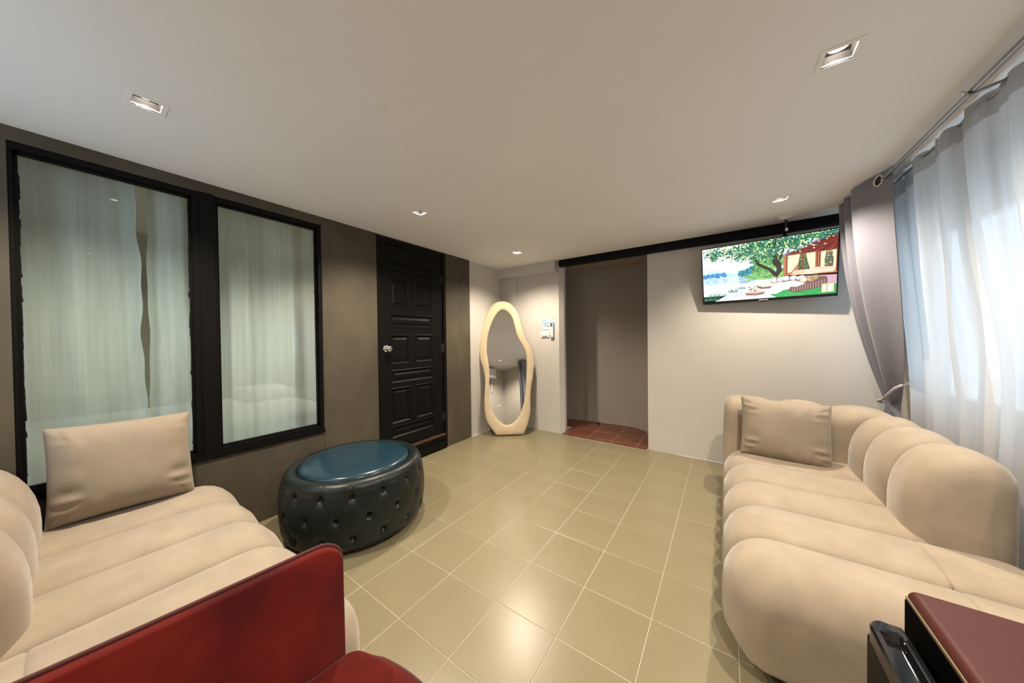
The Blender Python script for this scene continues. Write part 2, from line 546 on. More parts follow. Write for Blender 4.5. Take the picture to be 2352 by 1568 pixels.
# room behind the interior window ----------------------------------
NX = -2.68
struct(MB().box(NX - 0.05, WX, -1.9, 1.4, -0.05, 0.0), 'floor_next_room', 'grout')
struct(MB().box(NX - 0.05, WX, -1.9, 1.4, CZ, CZ + 0.05), 'ceiling_next_room', 'beige_ceiling')
nw = MB().box(NX - 0.05, NX, -1.9, 1.4, 0, CZ).box(NX, WX, -1.95, -1.9, 0, CZ).box(NX, WX, 1.4, 1.45, 0, CZ)
struct(nw, 'wall_next_room', 'olive_wall')
bed = thing('bed', 'white bed behind the sheer curtains of the black framed window', 'bed', (-2.0, -0.3, 0))
MB().box(NX + 0.01, -1.38, -1.25, 0.55, 0.0, 0.30).build('bed_base', 'brown_wood', bed)
MB().rbox((-2.02, -0.35, 0.46), (1.28, 1.80, 0.36), 0.08, 4).build('mattress', 'linen_white', bed, True)
MB().rbox((-2.35, 0.33, 0.68), (0.55, 0.38, 0.12), 0.058, 4).build('pillow', 'linen_white', bed, True)
nl = thing('ceiling_lamp', 'small ceiling lamp in the room behind the sheer curtains', 'lamp', (-2.15, 0.95, CZ))
MB().lathe([(0.055, 0), (0.055, -0.012), (0.045, -0.014)], (-2.15, 0.95, CZ), n=24).build('lamp_rim', 'trim_white', nl, True)
MB().lathe([(0.043, -0.013), (0.0431, -0.0165)], (-2.15, 0.95, CZ), n=24).build('lamp_disc', 'lamp_glow', nl)
ld = bpy.data.lights.new('lamp_light', 'SPOT'); ld.energy = NEXT_W; ld.spot_size = R(150); ld.spot_blend = 0.6; ld.shadow_soft_size = 0.05; ld.color = (1.0, 0.90, 0.78)
lo = bpy.data.objects.new('lamp_light', ld); link(lo, nl); lo.location = (0, 0, -0.04)

# door -------------------------------------------------------------
DF = LX - 0.012          # face of stiles and rails
fr = MB()
fr.box(WX, LX + 0.004, DY0, DY1, 2.080, DZ1).box(WX, LX + 0.002, DY0, DY0 + 0.012, 0, 2.080).box(WX, LX + 0.004, DY1 - 0.034, DY1, 0, 2.080)
door = struct(fr, 'door_1', 'black_paint')
PAN = [(0.914, 1.420, 1.830, 1.955), (0.914, 1.134, 1.500, 1.766), (1.197, 1.419, 1.500, 1.766), (0.914, 1.420, 1.309, 1.437),
       (0.914, 1.137, 0.962, 1.245), (1.197, 1.423, 0.964, 1.245), (0.914, 1.426, 0.784, 0.911), (0.916, 1.134, 0.402, 0.743),
       (1.202, 1.428, 0.402, 0.743), (0.917, 1.430, 0.266, 0.380)]
LY0, LY1, LZ0, LZ1 = DY0 + 0.013, DY1 - 0.036, 0.165, 2.077
leaf = MB().box(DF - 0.035, DF - 0.016, LY0, LY1, LZ0, LZ1)
gy = sorted({LY0, LY1} | {p[0] for p in PAN} | {p[1] for p in PAN})
gz = sorted({LZ0, LZ1} | {p[2] for p in PAN} | {p[3] for p in PAN})
def in_panel(y, z): return any(p[0] < y < p[1] and p[2] < z < p[3] for p in PAN)
for a in range(len(gy) - 1):
    for b in range(len(gz) - 1):
        if not in_panel((gy[a] + gy[a + 1]) / 2, (gz[b] + gz[b + 1]) / 2):
            leaf.box(DF - 0.016, DF, gy[a], gy[a + 1], gz[b], gz[b + 1])
bmerge = leaf.build('door_leaf', 'black_paint', door)
for (a, b, c, d) in PAN:
    p = MB()
    rings = []
    for ins, dx in ((0.0, -0.001), (0.006, 0.003), (0.012, -0.003), (0.020, -0.012), (0.034, -0.011), (0.048, -0.004), (0.05, -0.0035)):
        rings.append([(DF + dx, a + ins, c + ins), (DF + dx, b - ins, c + ins), (DF + dx, b - ins, d - ins), (DF + dx, a + ins, d - ins)])
    p.loft(rings, cap=False)
    n_ = len(p.v)
    p.f.append((n_ - 4, n_ - 3, n_ - 2, n_ - 1)); p.c.append(None)
    p.build('panel', 'black_paint', door)
kb = MB().lathe([(0.033, 0), (0.034, 0.004), (0.028, 0.010), (0.014, 0.014), (0.012, 0.030), (0.016, 0.036), (0.026, 0.042), (0.0285, 0.052), (0.026, 0.062), (0.016, 0.067), (0.004, 0.068)], (DF, 0.869, 1.114), (1, 0, 0), 28)
knob = kb.build('door_knob', 'chrome', door, True, 60)
MB().lathe([(0.008, 0.066), (0.008, 0.0695), (0.002, 0.0697)], (DF, 0.869, 1.114), (1, 0, 0), 14).build('key_cylinder', 'rod_metal', knob, True)
for z in (1.85, 1.10, 0.35):
    h = MB().tube([(DF + 0.008, 1.566, z - 0.05), (DF + 0.008, 1.566, z + 0.05)], 0.007, 10).box(DF - 0.001, DF + 0.003, 1.535, 1.566, z - 0.045, z + 0.045)
    h.build('hinge', 'black_matt', door, True)
MB().box(DF - 0.03, LX + 0.014, DY0 + 0.012, DY1 - 0.034, 0.142, 0.160).build('threshold_strip', 'brown_wood', door)
stp = MB().box(WX, LX + 0.012, DY0 + 0.012, DY1 - 0.034, 0.0, 0.140).box(LX + 0.012, LX + 0.024, DY0 + 0.012, DY1 - 0.034, 0.0, 0.085).box(LX + 0.012, LX + 0.018, DY0 + 0.012, DY1 - 0.034, 0.105, 0.122)
stp.build('threshold', 'black_paint', door)

# corridor beyond the opening --------------------------------------
cfl = struct(MB().box(-1.3, 1.05, BY + 0.1, 3.45, -0.05, 0.0175).box(OX0 + 0.001, OX1 - 0.001, 2.655, BY + 0.1, -0.05, 0.0175), 'floor_corridor', 'red_grout')
RT = 0.275
ymk = [2.652, 2.707, 2.972, 3.247, 3.45]
for a in range(-5, 4):
    x0 = 0.128 + a * RT; x1 = x0 + RT
    for b in range(len(ymk) - 1):
        y0, y1 = ymk[b], ymk[b + 1]
        if b == 0:
            X0, X1 = max(x0, OX0 + 0.002), min(x1, OX1 - 0.002)
        else:
            X0, X1 = (max(x0, -1.3), min(x1, 1.05)) if b > 1 else (max(x0, OX0 + 0.002), min(x1, OX1 - 0.002))
        if X1 - X0 < 0.01: continue
        cx, cy = (X0 + X1) / 2, (y0 + y1) / 2
        g = 0.002
        me = tile_mesh('corridor_tile', X0 - cx + g, X1 - cx - g, y0 - cy + g, y1 - cy - g, 0.012)
        me.materials.append(M['red_glaze'])
        o = bpy.data.objects.new('corridor_tile', me); link(o, cfl); o.location = (cx, cy, 0.020)
prof = [(-1.3, 3.34), (-0.45, 3.335), (0.05, 3.37), (0.38, 3.385), (0.52, 3.36), (0.62, 3.31), (0.70, 3.25), (0.80, 3.15), (0.88, 3.03), (0.93, 2.90), (0.95, 2.79)]
cw = MB()
cw.grid(lambda u, v: (lambda k: (prof[k][0], prof[k][1], v * 2.3))(round(u * (len(prof) - 1))), len(prof) - 1, 1)
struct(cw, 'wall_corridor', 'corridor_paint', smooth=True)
struct(MB().box(-1.35, -1.3, 2.8, 3.5, 0, 2.3), 'wall_corridor_end', 'corridor_paint')
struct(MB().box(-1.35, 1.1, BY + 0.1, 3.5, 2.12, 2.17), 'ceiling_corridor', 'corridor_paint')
ds = thing('door_stop', 'small black door stop on the red tiled corridor floor', 'door stop', (0.056, 3.27, 0.02))
MB().lathe([(0.020, 0), (0.020, 0.012), (0.014, 0.022), (0.010, 0.032), (0.003, 0.034)], (0.056, 3.27, 0.02), n=18).build('stop_body', 'black_matt', ds, True)

# ------------------------------------------------------------------ downlights
LAB = ['recessed square downlight above the left sofa by the black framed window', 'recessed square downlight above the round ottoman by the dark door',
       'recessed square downlight in front of the leaning mirror and white soffit', 'recessed square downlight behind the camera near the curtain rod end',
       'large bright square downlight near the curtain rod at upper right', 'recessed square downlight just in front of the hanging television']
for k, (x, y) in enumerate(LIGHTS):
    d = thing('downlight', LAB[k], 'downlight', (x, y, CZ), 0, 'recessed square ceiling downlights')
    t = MB()
    o_, i_ = 0.0535, 0.0385
    for (a, b, c, e) in ((-o_, o_, -o_, -i_), (-o_, o_, i_, o_), (-o_, -i_, -i_, i_), (i_, o_, -i_, i_)):
        t.box(x + a, x + b, y + c, y + e, CZ - 0.0025, CZ + 0.002)
    t.build('trim', 'ceiling_paint', d)
    t = MB()
    r0, r1 = 0.0385, 0.034
    q = lambda r, z: [(x - r, y - r, z), (x + r, y - r, z), (x + r, y + r, z), (x - r, y + r, z)]
    t.loft([q(r0, CZ + 0.006), q(r1, CZ + 0.030)], cap=False)
    t.build('reflector', 'reflector', d)
    MB().loft([q(r0, CZ - 0.0026), q(r0, CZ + 0.006)], cap=False).build('inner_lip', 'trim_white', d)
    MB().box(x - 0.042, x + 0.042, y - 0.042, y + 0.042, CZ + 0.034, CZ + 0.06).build('housing', 'reflector', d)
    MB().lathe([(0.027, 0.0335), (0.027, 0.0295), (0.024, 0.0285)], (x, y, CZ), n=28).build('lamp_disc', 'lamp_glow', d)
    ld = bpy.data.lights.new('lamp_light', 'SPOT')
    ld.energy = LAMP_W; ld.spot_size = R(138); ld.spot_blend = 0.72; ld.shadow_soft_size = 0.024; ld.color = LAMP_COL
    lo = bpy.data.objects.new('lamp_light', ld); link(lo, d); lo.location = (0, 0, 0.012)

# ------------------------------------------------------------------ channel sofas
def rrect(a0, a1, b0, b1, rad, ins, k=6, k0=1.0, k1=1.0):
    """rounded rectangle, corners order: (a0,b0),(a1,b0),(a1,b1),(a0,b1); radii rad[4]; inset ins"""
    a0 += ins * k0; a1 -= ins * k1; b0 += min(ins, 0.02); b1 -= ins
    out = []
    cs = [(a0, b0, 1, 1, 180), (a1, b0, -1, 1, 270), (a1, b1, -1, -1, 0), (a0, b1, 1, -1, 90)]
    for (a, b, sx, sy, st), r in zip(cs, rad):
        ra, rb = r if isinstance(r, tuple) else (r, r)
        ra = min(max(ra - ins, 0.012), (a1 - a0) * 0.48 if not isinstance(r, tuple) else (a1 - a0) * 0.62)
        rb = min(max(rb - ins, 0.012), (b1 - b0) * 0.48)
        for i in range(k + 1):
            t = R(st + 90 * i / k)
            out.append((a + sx * ra + ra * math.cos(t), b + sy * rb + rb * math.sin(t)))
    return out

def inset_fn(t, w, lo_free, hi_free, sag=0.056, rf=0.13):
    """t in -1..1 along a channel of width w"""
    free = lo_free if t < 0 else hi_free
    a = abs(t)
    if free:
        t0 = 1 - rf / (w / 2) if rf < w / 2 else 0.0
        x = max(0, (a - t0) / (1 - t0))
        return rf * (1 - math.sqrt(max(0, 1 - (0.985 * x) ** 2))) * 0.95
    return sag * (0.45 * a * a + 0.25 * a ** 6 + 0.30 * a ** 24)

TS = [-1, -0.985, -0.95, -0.9, -0.82, -0.7, -0.52, -0.3, 0, 0.3, 0.52, 0.7, 0.82, 0.9, 0.95, 0.985, 1]
SEAT_H, BACK_H, DEP, BT = 0.412, 0.738, 0.615, 0.285

def dome(rings, lo, hi, e=0.020):
    """close the free ends of a channel with a soft bulge"""
    def caps(ring, prev):
        c = sum((Vector(p) for p in ring), Vector()) / len(ring)
        c0 = sum((Vector(p) for p in prev), Vector()) / len(prev)
        d = (c - c0).normalized()
        return [[c + (Vector(p) - c) * f + d * (e * (1 - f * f)) for p in ring] for f in (0.93, 0.8, 0.62, 0.42, 0.2, 0.03)]
    out = list(rings)
    if hi: out = out + caps(rings[-1], rings[-3])
    if lo: out = list(reversed(caps(rings[0], rings[2]))) + out
    return out

def seat_channel(frame, w, lo, hi, d0, d1, rad, z0=0.055, z1=SEAT_H, rf=0.13, sag=0.056, k0=1.0, k1=1.0):
    """frame(d, s, z) -> world; s across the channel"""
    rings = []
    for t in TS:
        ins = inset_fn(t, w, lo, hi, sag, rf)
        rings.append([frame(a, t * w / 2, b) for a, b in rrect(d0, d1, z0, z1, rad, ins, 6, k0, k1)])
    return MB().loft(dome(rings, lo, hi))

def sofa_feet(root, pts):
    for (x, y) in pts:
        MB().lathe([(0.022, 0), (0.026, 0.05), (0.026, 0.062)], (x, y, 0), n=14).build('foot', 'black_matt', root, True)

SEAT_R = (0.09, 0.04, 0.030, 0.17)
# right-hand sofa: seats face -X
XJ = 2.063
seamsR = [1.977, 1.684, 1.391, 1.098, 0.805, 0.512]
sr = thing('channel_sofa', 'long beige channel tufted sofa along the curtained window', 'sofa', (1.9, 1.25, 0))
def frR(yc): return lambda d, s, z: Vector((XJ - DEP + d, yc + s, z))
for k in range(5):
    y1, y0 = seamsR[k], seamsR[k + 1]
    last = k == 4
    mb = seat_channel(frR((y0 + y1) / 2), y1 - y0 + 0.004, last, False, 0, DEP + (0.06 if k < 3 else 0.012), SEAT_R, rf=0.15, k1=0.0 if k < 3 else 0.35)
    mb.build('seat_channel', 'boucle', sr, True, 70)
for k in (3, 4):
    y1, y0 = seamsR[k], seamsR[k + 1]
    mb = seat_channel(frR((y0 + y1) / 2), y1 - y0 + 0.004, k == 4, False, DEP - 0.005, DEP + 0.29, (0.05, 0.06, 0.10, 0.030), rf=0.11, k0=0.35)
    mb.build('rear_cushion', 'boucle', sr, True, 70)
# backrest path: arm along X at the far end, rounded corner, then along Y
XC, YC, RC = XJ + BT / 2, 1.985 + BT / 2, 0.20
def path(s):
    """s measured from the arm's free end"""
    L1 = (XC - RC) - 1.462
    if s < L1: return Vector((1.462 + s, YC, 0)), Vector((0, 1, 0))
    s -= L1
    arc = RC * math.pi / 2
    if s < arc:
        a = s / RC
        return Vector((XC - RC + RC * math.sin(a), YC - RC + RC * math.cos(a), 0)), Vector((math.sin(a), math.cos(a), 0))
    s -= arc
    return Vector((XC, YC - RC - s, 0)), Vector((1, 0, 0))
L1 = (XC - RC) - 1.462; ARC = RC * math.pi / 2
def s_of_y(y): return L1 + ARC + (YC - RC - y)
cuts = [0.0, 0.305, 0.57, s_of_y(1.80), s_of_y(1.684) + 0.0, s_of_y(1.391), s_of_y(1.098)]
cuts = [0.0, 0.305, 0.57, L1 + ARC * 1.02, s_of_y(1.684), s_of_y(1.391), s_of_y(1.098)]
for k in range(len(cuts) - 1):
    s0, s1 = cuts[k], cuts[k + 1]
    w = s1 - s0
    rings = []
    for t in TS:
        ins = inset_fn(t, w, k == 0, k == len(cuts) - 2, 0.050 if k > 2 else 0.062, 0.10 if k else 0.07)
        o, n = path((s0 + s1) / 2 + t * w / 2)
        rings.append([o + n * a + Vector((0, 0, b)) for a, b in rrect(-BT / 2, BT / 2, 0.055, BACK_H, (0.05, 0.05, (0.10, 0.12), (0.165, 0.27) if k > 2 else (0.12, 0.13)), ins, 8)])
    MB().loft(dome(rings, k == 0, k == len(cuts) - 2)).build('back_channel', 'boucle', sr, True, 70)
MB().box(XJ - DEP + 0.07, XC + 0.08, 0.60, YC + 0.06, 0.03, 0.06).build('base_frame', 'black_matt', sr)
sofa_feet(sr, [(1.58, 0.68), (2.25, 0.68), (1.58, 2.1), (2.2, 2.05), (1.58, 1.35), (2.25, 1.35)])

# left-hand sofa: seats face +Y
YJ = -0.866
seamsL = [-0.985, -0.680, -0.382, -0.086, 0.215, 0.535]
sl = thing('channel_sofa', 'beige channel tufted sofa below the black framed window', 'sofa', (-0.24, -0.7, 0))
def frL(xc): return lambda d, s, z: Vector((xc + s, YJ + DEP - d, z))
for k in range(5):
    x0, x1 = seamsL[k], seamsL[k + 1]
    mb = seat_channel(frL((x0 + x1) / 2), x1 - x0 + 0.004, k == 0, k == 4, 0, DEP + (0.06 if k < 3 else 0.012), SEAT_R, rf=0.13 if k else 0.09, k1=0.0 if k < 3 else 0.35)
    mb.build('seat_channel', 'boucle', sl, True, 70)
for k in (3, 4):
    x0, x1 = seamsL[k], seamsL[k + 1]
    seat_channel(frL((x0 + x1) / 2), x1 - x0 + 0.004, False, k == 4, DEP - 0.005, DEP + 0.29, (0.05, 0.06, 0.10, 0.030), rf=0.11, k0=0.35).build('rear_cushion', 'boucle', sl, True, 70)
for k in range(3):
    x0, x1 = seamsL[k], seamsL[k + 1]
    w = x1 - x0 + 0.004
    rings = []
    for t in TS:
        ins = inset_fn(t, w, k == 0, k == 2, 0.050, 0.10)
        rings.append([Vector(((x0 + x1) / 2 + t * w / 2, YJ - BT / 2 + a, b)) for a, b in rrect(-BT / 2, BT / 2, 0.055, BACK_H, (0.05, 0.05, (0.165, 0.27), (0.10, 0.12)), ins, 8)])
    MB().loft(dome(rings, k == 0, k == 2)).build('back_channel', 'boucle', sl, True, 70)
MB().box(-0.93, 0.42, YJ - 0.22, YJ + DEP - 0.08, 0.03, 0.06).build('base_frame', 'black_matt', sl)
sofa_feet(sl, [(-0.85, -0.36), (0.35, -0.36), (-0.85, -1.02), (0.35, -1.02)])

# pillows ----------------------------------------------------------
def pillow(name, label, o, ux, uz, w, h, th, seed, piping=True):
    rnd = random.Random(seed)
    ux = Vector(ux).normalized(); uz = Vector(uz).normalized(); n = ux.cross(uz).normalized()
    o = Vector(o)
    ph = [rnd.uniform(0, 6.28) for _ in range(8)]
    def P(u, v, sg):
        x = u * w / 2 * (1 - 0.035 * (1 - v * v)); z = v * h / 2 * (1 - 0.035 * (1 - u * u))
        e = max(0.0, (1 - abs(u) ** 3.6)) ** 0.5 * max(0.0, (1 - abs(v) ** 3.6)) ** 0.5
        wr = 0.0
        ed = max(abs(u), abs(v))
        if ed > 0.55:
            k = (ed - 0.55) / 0.45
            if abs(u) > abs(v): wr = math.sin(v * 17 + ph[0] + 2.2 * math.sin(v * 5 + ph[1])) * (0.5 + 0.5 * math.sin(v * 4 + ph[4]))
            else: wr = math.sin(u * 15 + ph[2] + 2 * math.sin(u * 4 + ph[3])) * 0.5 * (0.5 + 0.5 * math.sin(u * 3 + ph[5]))
            wr *= k * (1 - k) * 4 * 0.0085
        soft = 0.006 * math.sin(u * 3.1 + ph[6]) * math.sin(v * 2.7 + ph[7])
        return o + ux * x + uz * z + n * (sg * (th / 2 * e + wr * e ** 0.3 + soft * e))
    root = thing(name, label, 'pillow', (o.x, o.y, o.z - h / 2))
    N = 64
    # denser near edges
    f = lambda t: math.sin((t - 0.5) * math.pi)
    mb = MB()
    mb.grid(lambda a, b: P(f(a), f(b), 1), N, N)
    mb.grid(lambda a, b: P(f(a), f(b), -1), N, N)
    ob = mb.build('pillow_cover', 'pillow_cloth', root, True, 80)
    bm = bmesh.new(); bm.from_mesh(ob.data); bmesh.ops.remove_doubles(bm, verts=bm.verts, dist=1e-4)
    bmesh.ops.recalc_face_normals(bm, faces=bm.faces); bm.to_mesh(ob.data); bm.free()
    pts = []
    for e in range(4):
        for k in range(24):
            t = f(k / 24)
            u, v = [(t, -1), (1, t), (-t, 1), (-1, -t)][e]
            pts.append(P(u, v, 1))
    pts.append(pts[0])
    MB().tube(pts, 0.0022, 6, cap=False).build('seam', 'pillow_cloth', root, True, 80)
    return root
pillow('throw_pillow', 'square beige throw pillow leaning on the far arm of the sofa by the curtains', (1.775, 1.842, 0.580), (1, -0.03, -0.045), (0.02, 0.22, 1), 0.445, 0.383, 0.18, 3)
pillow('throw_pillow', 'square beige throw pillow leaning below the black framed window', (-0.925, -0.640, 0.617), (0.03, 1, -0.02), (-0.22, 0.0, 1), 0.440, 0.418, 0.20, 11)

# ------------------------------------------------------------------ ottoman
OC = Vector((-0.578, 0.304, 0))
ott = thing('tufted_ottoman', 'round dark green tufted leather ottoman with blue leather top', 'ottoman', OC)
NB, Z0_, HB = 16, 0.030, 0.41
TH0 = R(-9.9)
ROWS = [(0.332, 0.0), (0.216, 0.5), (0.102, 0.0)]
def ott_disp(th, z):
    u = (th - TH0) / (2 * math.pi) * NB
    arc = 2 * math.pi * 0.43 / NB
    d = 0.0
    for zr, ph in ROWS:
        du = (u - ph + 0.5) % 1.0 - 0.5
        dist = math.hypot(du * arc, z - zr)
        d += 0.020 * math.exp(-(dist / 0.014) ** 2) + 0.007 * math.exp(-(dist / 0.036) ** 2)
    # diagonal folds between neighbouring buttons
    for (za, pa), (zb, pb) in ((ROWS[0], ROWS[1]), (ROWS[1], ROWS[2])):
        if zb - 0.004 < z < za + 0.004:
            k = (za - z) / (za - zb)
            for sg in (1, -1):
                uu = pa + sg * 0.5 * k
                du = ((u - uu + 0.5) % 1.0 - 0.5) * arc
                d += (0.0022 + 0.004 * abs(2 * k - 1) ** 2) * math.exp(-(du / 0.007) ** 2)
    if z > ROWS[0][0]:
        du = ((u - 0.0 + 0.5) % 1.0 - 0.5) * arc
        d += 0.005 * math.exp(-(du / 0.006) ** 2) * max(0.25, 1 - (z - 0.332) / 0.10)
    if z < ROWS[2][0]:
        du = ((u - 0.0 + 0.5) % 1.0 - 0.5) * arc
        d += 0.003 * math.exp(-(du / 0.007) ** 2)
    return d
NT = NB * 26
rings = []
prof_o = []
for k in range(49):
    z = Z0_ + (0.352 - Z0_) * k / 48
    bul = 0.020 * math.sin(math.pi * min(1, (z - Z0_) / 0.345)) - 0.012 * max(0, 1 - (z - Z0_) / 0.03)
    prof_o.append((0.412 + bul, z, 1.0))
for k in range(1, 13):
    a = R(90 * k / 12)
    prof_o.append((0.364 + 0.049 * math.cos(a) + 0.0 , 0.352 + 0.056 * math.sin(a), math.cos(a) * 0.9 + 0.1))
prof_o += [(0.347, 0.406, 0.06), (0.336, 0.398, 0.0), (0.331, 0.375, 0.0)]
for (r, z, wgt) in prof_o:
    ring = []
    for k in range(NT):
        th = 2 * math.pi * k / NT
        rr = r - (ott_disp(th, min(z, 0.40)) * wgt if wgt else 0)
        ring.append(OC + Vector((rr * math.cos(th), rr * math.sin(th), z)))
    rings.append(ring)
MB().loft(rings, cap=True).build('tufted_body', 'green_leather', ott, True, 75)
rings = []
for (r, z) in [(0.330, 0.377), (0.3305, 0.393), (0.326, 0.406), (0.316, 0.414), (0.296, 0.420), (0.26, 0.424), (0.20, 0.427), (0.12, 0.429), (0.03, 0.4295)]:
    rings.append([OC + Vector((r * math.cos(2 * math.pi * k / 96), r * math.sin(2 * math.pi * k / 96), z)) for k in range(96)])
MB().loft(rings).build('top_cushion', 'blue_leather', ott, True, 60)
for zr, ph in ROWS:
    for k in range(NB):
        th = TH0 + (k + ph) / NB * 2 * math.pi
        rr = 0.412 + 0.020 * math.sin(math.pi * min(1, (zr - Z0_) / 0.345)) - ott_disp(th, zr) - 0.001
        nrm = Vector((math.cos(th), math.sin(th), 0))
        MB().lathe([(0.009, 0.0), (0.0095, 0.003), (0.007, 0.0065), (0.002, 0.008)], OC + nrm * rr + Vector((0, 0, zr)), nrm, 12).build('button', 'green_leather', ott, True, 60)
MB().lathe([(0.375, 0.012), (0.382, 0.032)], OC, n=48).build('plinth', 'black_matt', ott)
for k in range(4):
    a = R(45 + 90 * k)
    MB().lathe([(0.02, 0), (0.02, 0.013)], OC + Vector((0.32 * math.cos(a), 0.32 * math.sin(a), 0)), n=12).build('foot', 'black_matt', ott)

# ------------------------------------------------------------------ leaning mirror
MO = Vector((-0.708, 2.284, 0.012))
mu = Vector((0.775, 0.633, 0)).normalized(); mh = Vector((0.633, -0.775, 0)).normalized()
al = R(10.6)
mup = Vector((0, 0, 1)) * math.cos(al) - mh * math.sin(al)
mn = mh * math.cos(al) + Vector((0, 0, 1)) * math.sin(al)
outL = [(-0.067, 1.7), (-0.146, 1.683), (-0.213, 1.628), (-0.274, 1.517), (-0.323, 1.376), (-0.357, 1.208), (-0.37, 1.066), (-0.362, 0.948), (-0.328, 0.819), (-0.304, 0.692), (-0.306, 0.556), (-0.314, 0.421), (-0.309, 0.276), (-0.273, 0.144), (-0.169, 0.0)]
outR = [(0.023, 1.681), (0.088, 1.62), (0.146, 1.508), (0.183, 1.348), (0.226, 1.201), (0.288, 1.08), (0.32, 0.972), (0.33, 0.853), (0.31, 0.714), (0.279, 0.564), (0.264, 0.428), (0.256, 0.259), (0.219, 0.116), (0.163, 0.0)]
inL = [(-0.055, 1.58), (-0.112, 1.559), (-0.173, 1.479), (-0.229, 1.357), (-0.266, 1.207), (-0.275, 1.052), (-0.264, 0.935), (-0.248, 0.818), (-0.246, 0.68), (-0.254, 0.543), (-0.25, 0.419), (-0.22, 0.307), (-0.166, 0.206), (-0.099, 0.143), (-0.043, 0.116)]
inR = [(0.014, 1.54), (0.066, 1.459), (0.093, 1.348), (0.125, 1.214), (0.182, 1.105), (0.224, 1.009), (0.237, 0.902), (0.229, 0.738), (0.214, 0.577), (0.195, 0.441), (0.162, 0.318), (0.107, 0.208), (0.037, 0.139)]
def spline(pts, n, corner=()):
    """closed Catmull-Rom, resampled to n points per span; corner indices stay sharp"""
    out = []
    N = len(pts)
    for i in range(N):
        p1, p2 = pts[i], pts[(i + 1) % N]
        p0 = pts[(i - 1) % N] if i not in corner else p1
        p3 = pts[(i + 2) % N] if (i + 1) % N not in corner else p2
        for k in range(n):
            t = k / n
            out.append(tuple(0.5 * ((2 * b) + (-a + c) * t + (2 * a - 5 * b + 4 * c - d) * t * t + (-a + 3 * b - 3 * c + d) * t ** 3) for a, b, c, d in zip(p0, p1, p2, p3)))
    return out
# outline sampled by angle about a centre axis so that inner and outer loops match
oc = outL + list(reversed(outR))
ic = inL + list(reversed(inR))
oc_s = spline(oc, 12, (14, 15))
ic_s = spline(ic, 12)
def resample(loop, n, start):
    # start at the point closest to `start`
    i0 = min(range(len(loop)), key=lambda i: (loop[i][0] - start[0]) ** 2 + (loop[i][1] - start[1]) ** 2)
    loop = loop[i0:] + loop[:i0] + [loop[i0]]
    d = [0]
    for a, b in zip(loop, loop[1:]): d.append(d[-1] + math.hypot(b[0] - a[0], b[1] - a[1]))
    out = []; j = 0
    for k in range(n):
        s = d[-1] * k / n
        while d[j + 1] < s: j += 1
        t = (s - d[j]) / max(1e-9, d[j + 1] - d[j])
        out.append((loop[j][0] + (loop[j + 1][0] - loop[j][0]) * t, loop[j][1] + (loop[j + 1][1] - loop[j][1]) * t))
    return out
NM = 200
O_ = resample(oc_s, NM, (-0.067, 1.7)); I_ = resample(ic_s, NM, (-0.055, 1.58))
def mpt(q, dz): return MO + mu * q[0] + mup * q[1] + mn * dz
mir = thing('standing_mirror', 'tall wavy mirror with cream plush frame leaning in the corner', 'mirror', (MO.x, MO.y, 0))
rings = []
for t, dz in ((0.0, -0.03), (0.0, 0.004), (0.025, 0.013), (0.08, 0.020), (0.2, 0.025), (0.5, 0.028), (0.8, 0.025), (0.92, 0.020), (0.975, 0.013), (1.0, 0.004), (1.0, -0.03)):
    rings.append([mpt((o[0] + (i[0] - o[0]) * t, o[1] + (i[1] - o[1]) * t), dz) for o, i in zip(O_, I_)])
rings.append(rings[0])
MB().loft(rings, cap=False).build('plush_frame', 'mirror_plush', mir, True, 60)
g = MB(); g.add([mpt((i[0] * 1.02, i[1]), -0.006) for i in I_], [tuple(range(NM))])
g.build('mirror_glass', 'silver', mir)
bk = MB(); bk.add([mpt(i, -0.028) for i in O_], [tuple(range(NM))]); bk.build('back_panel', 'black_matt', mir)
MB().tube([mpt((-0.25, 0.9), -0.035), mpt((-0.25, 0.1), -0.04), (-0.985, 2.30, 0.003)], 0.008, 8).build('rear_strut', 'black_matt', mir, True)

# ------------------------------------------------------------------ poster, switch, remote
YB = BY - 0.01
po = thing('notice_card', 'small pale blue illustrated notice card above the light switch', 'notice', (-0.385, YB, 1.30))
k = MB(); k.box(-0.471, -0.291, YB - 0.0025, YB - 0.0003, 1.300, 1.432, col=(0.30, 0.48, 0.80)); k.build('card', 'print', po)
k = MB()
def pq(pts, c, d=0.0032):
    k.add([(-0.471 + u * 0.18, YB - d, 1.300 + v * 0.132) for u, v in pts], [tuple(range(len(pts)))], col=c)
pq([(.02, .03), (.98, .03), (.98, .97), (.02, .97)], (0.42, 0.60, 0.90))
for a, b in (((.06, .95), (.25, .97)), ((.08, .82), (.1, .95)), ((.22, .86), (.25, .97))):
    pq([a, (a[0] + .025, a[1] - .04), (b[0] + .02, b[1] - .04), b], (0.10, 0.18, 0.45), 0.0036)
for r_, (u0, u1) in enumerate(((.20, .66), (.03, .66))):
    u = u0
    while u < u1:
        w_ = random.uniform(0.02, 0.05)
        v = .70 - r_ * .15
        pq([(u, v), (u + w_, v), (u + w_, v + .05), (u, v + .05)], (0.08, 0.10, 0.20) if r_ else (0.25, 0.2, 0.35), 0.0036)
        u += w_ + 0.012
pq([(.08, .06), (.55, .06), (.53, .28), (.30, .30), (.15, .18)], (0.85, 0.84, 0.86), 0.0036)
pq([(.38, .27), (.55, .27), (.54, .38), (.39, .38)], (0.28, 0.11, 0.06), 0.0040)
pq([(.22, .28), (.35, .24), (.38, .38), (.30, .44), (.22, .40)], (0.75, 0.56, 0.50), 0.0040)
pq([(.23, .41), (.33, .40), (.34, .48), (.25, .48)], (0.03, 0.03, 0.06), 0.0044)
pq([(.17, .22), (.22, .30), (.22, .40), (.17, .33)], (0.20, 0.28, 0.42), 0.0042)
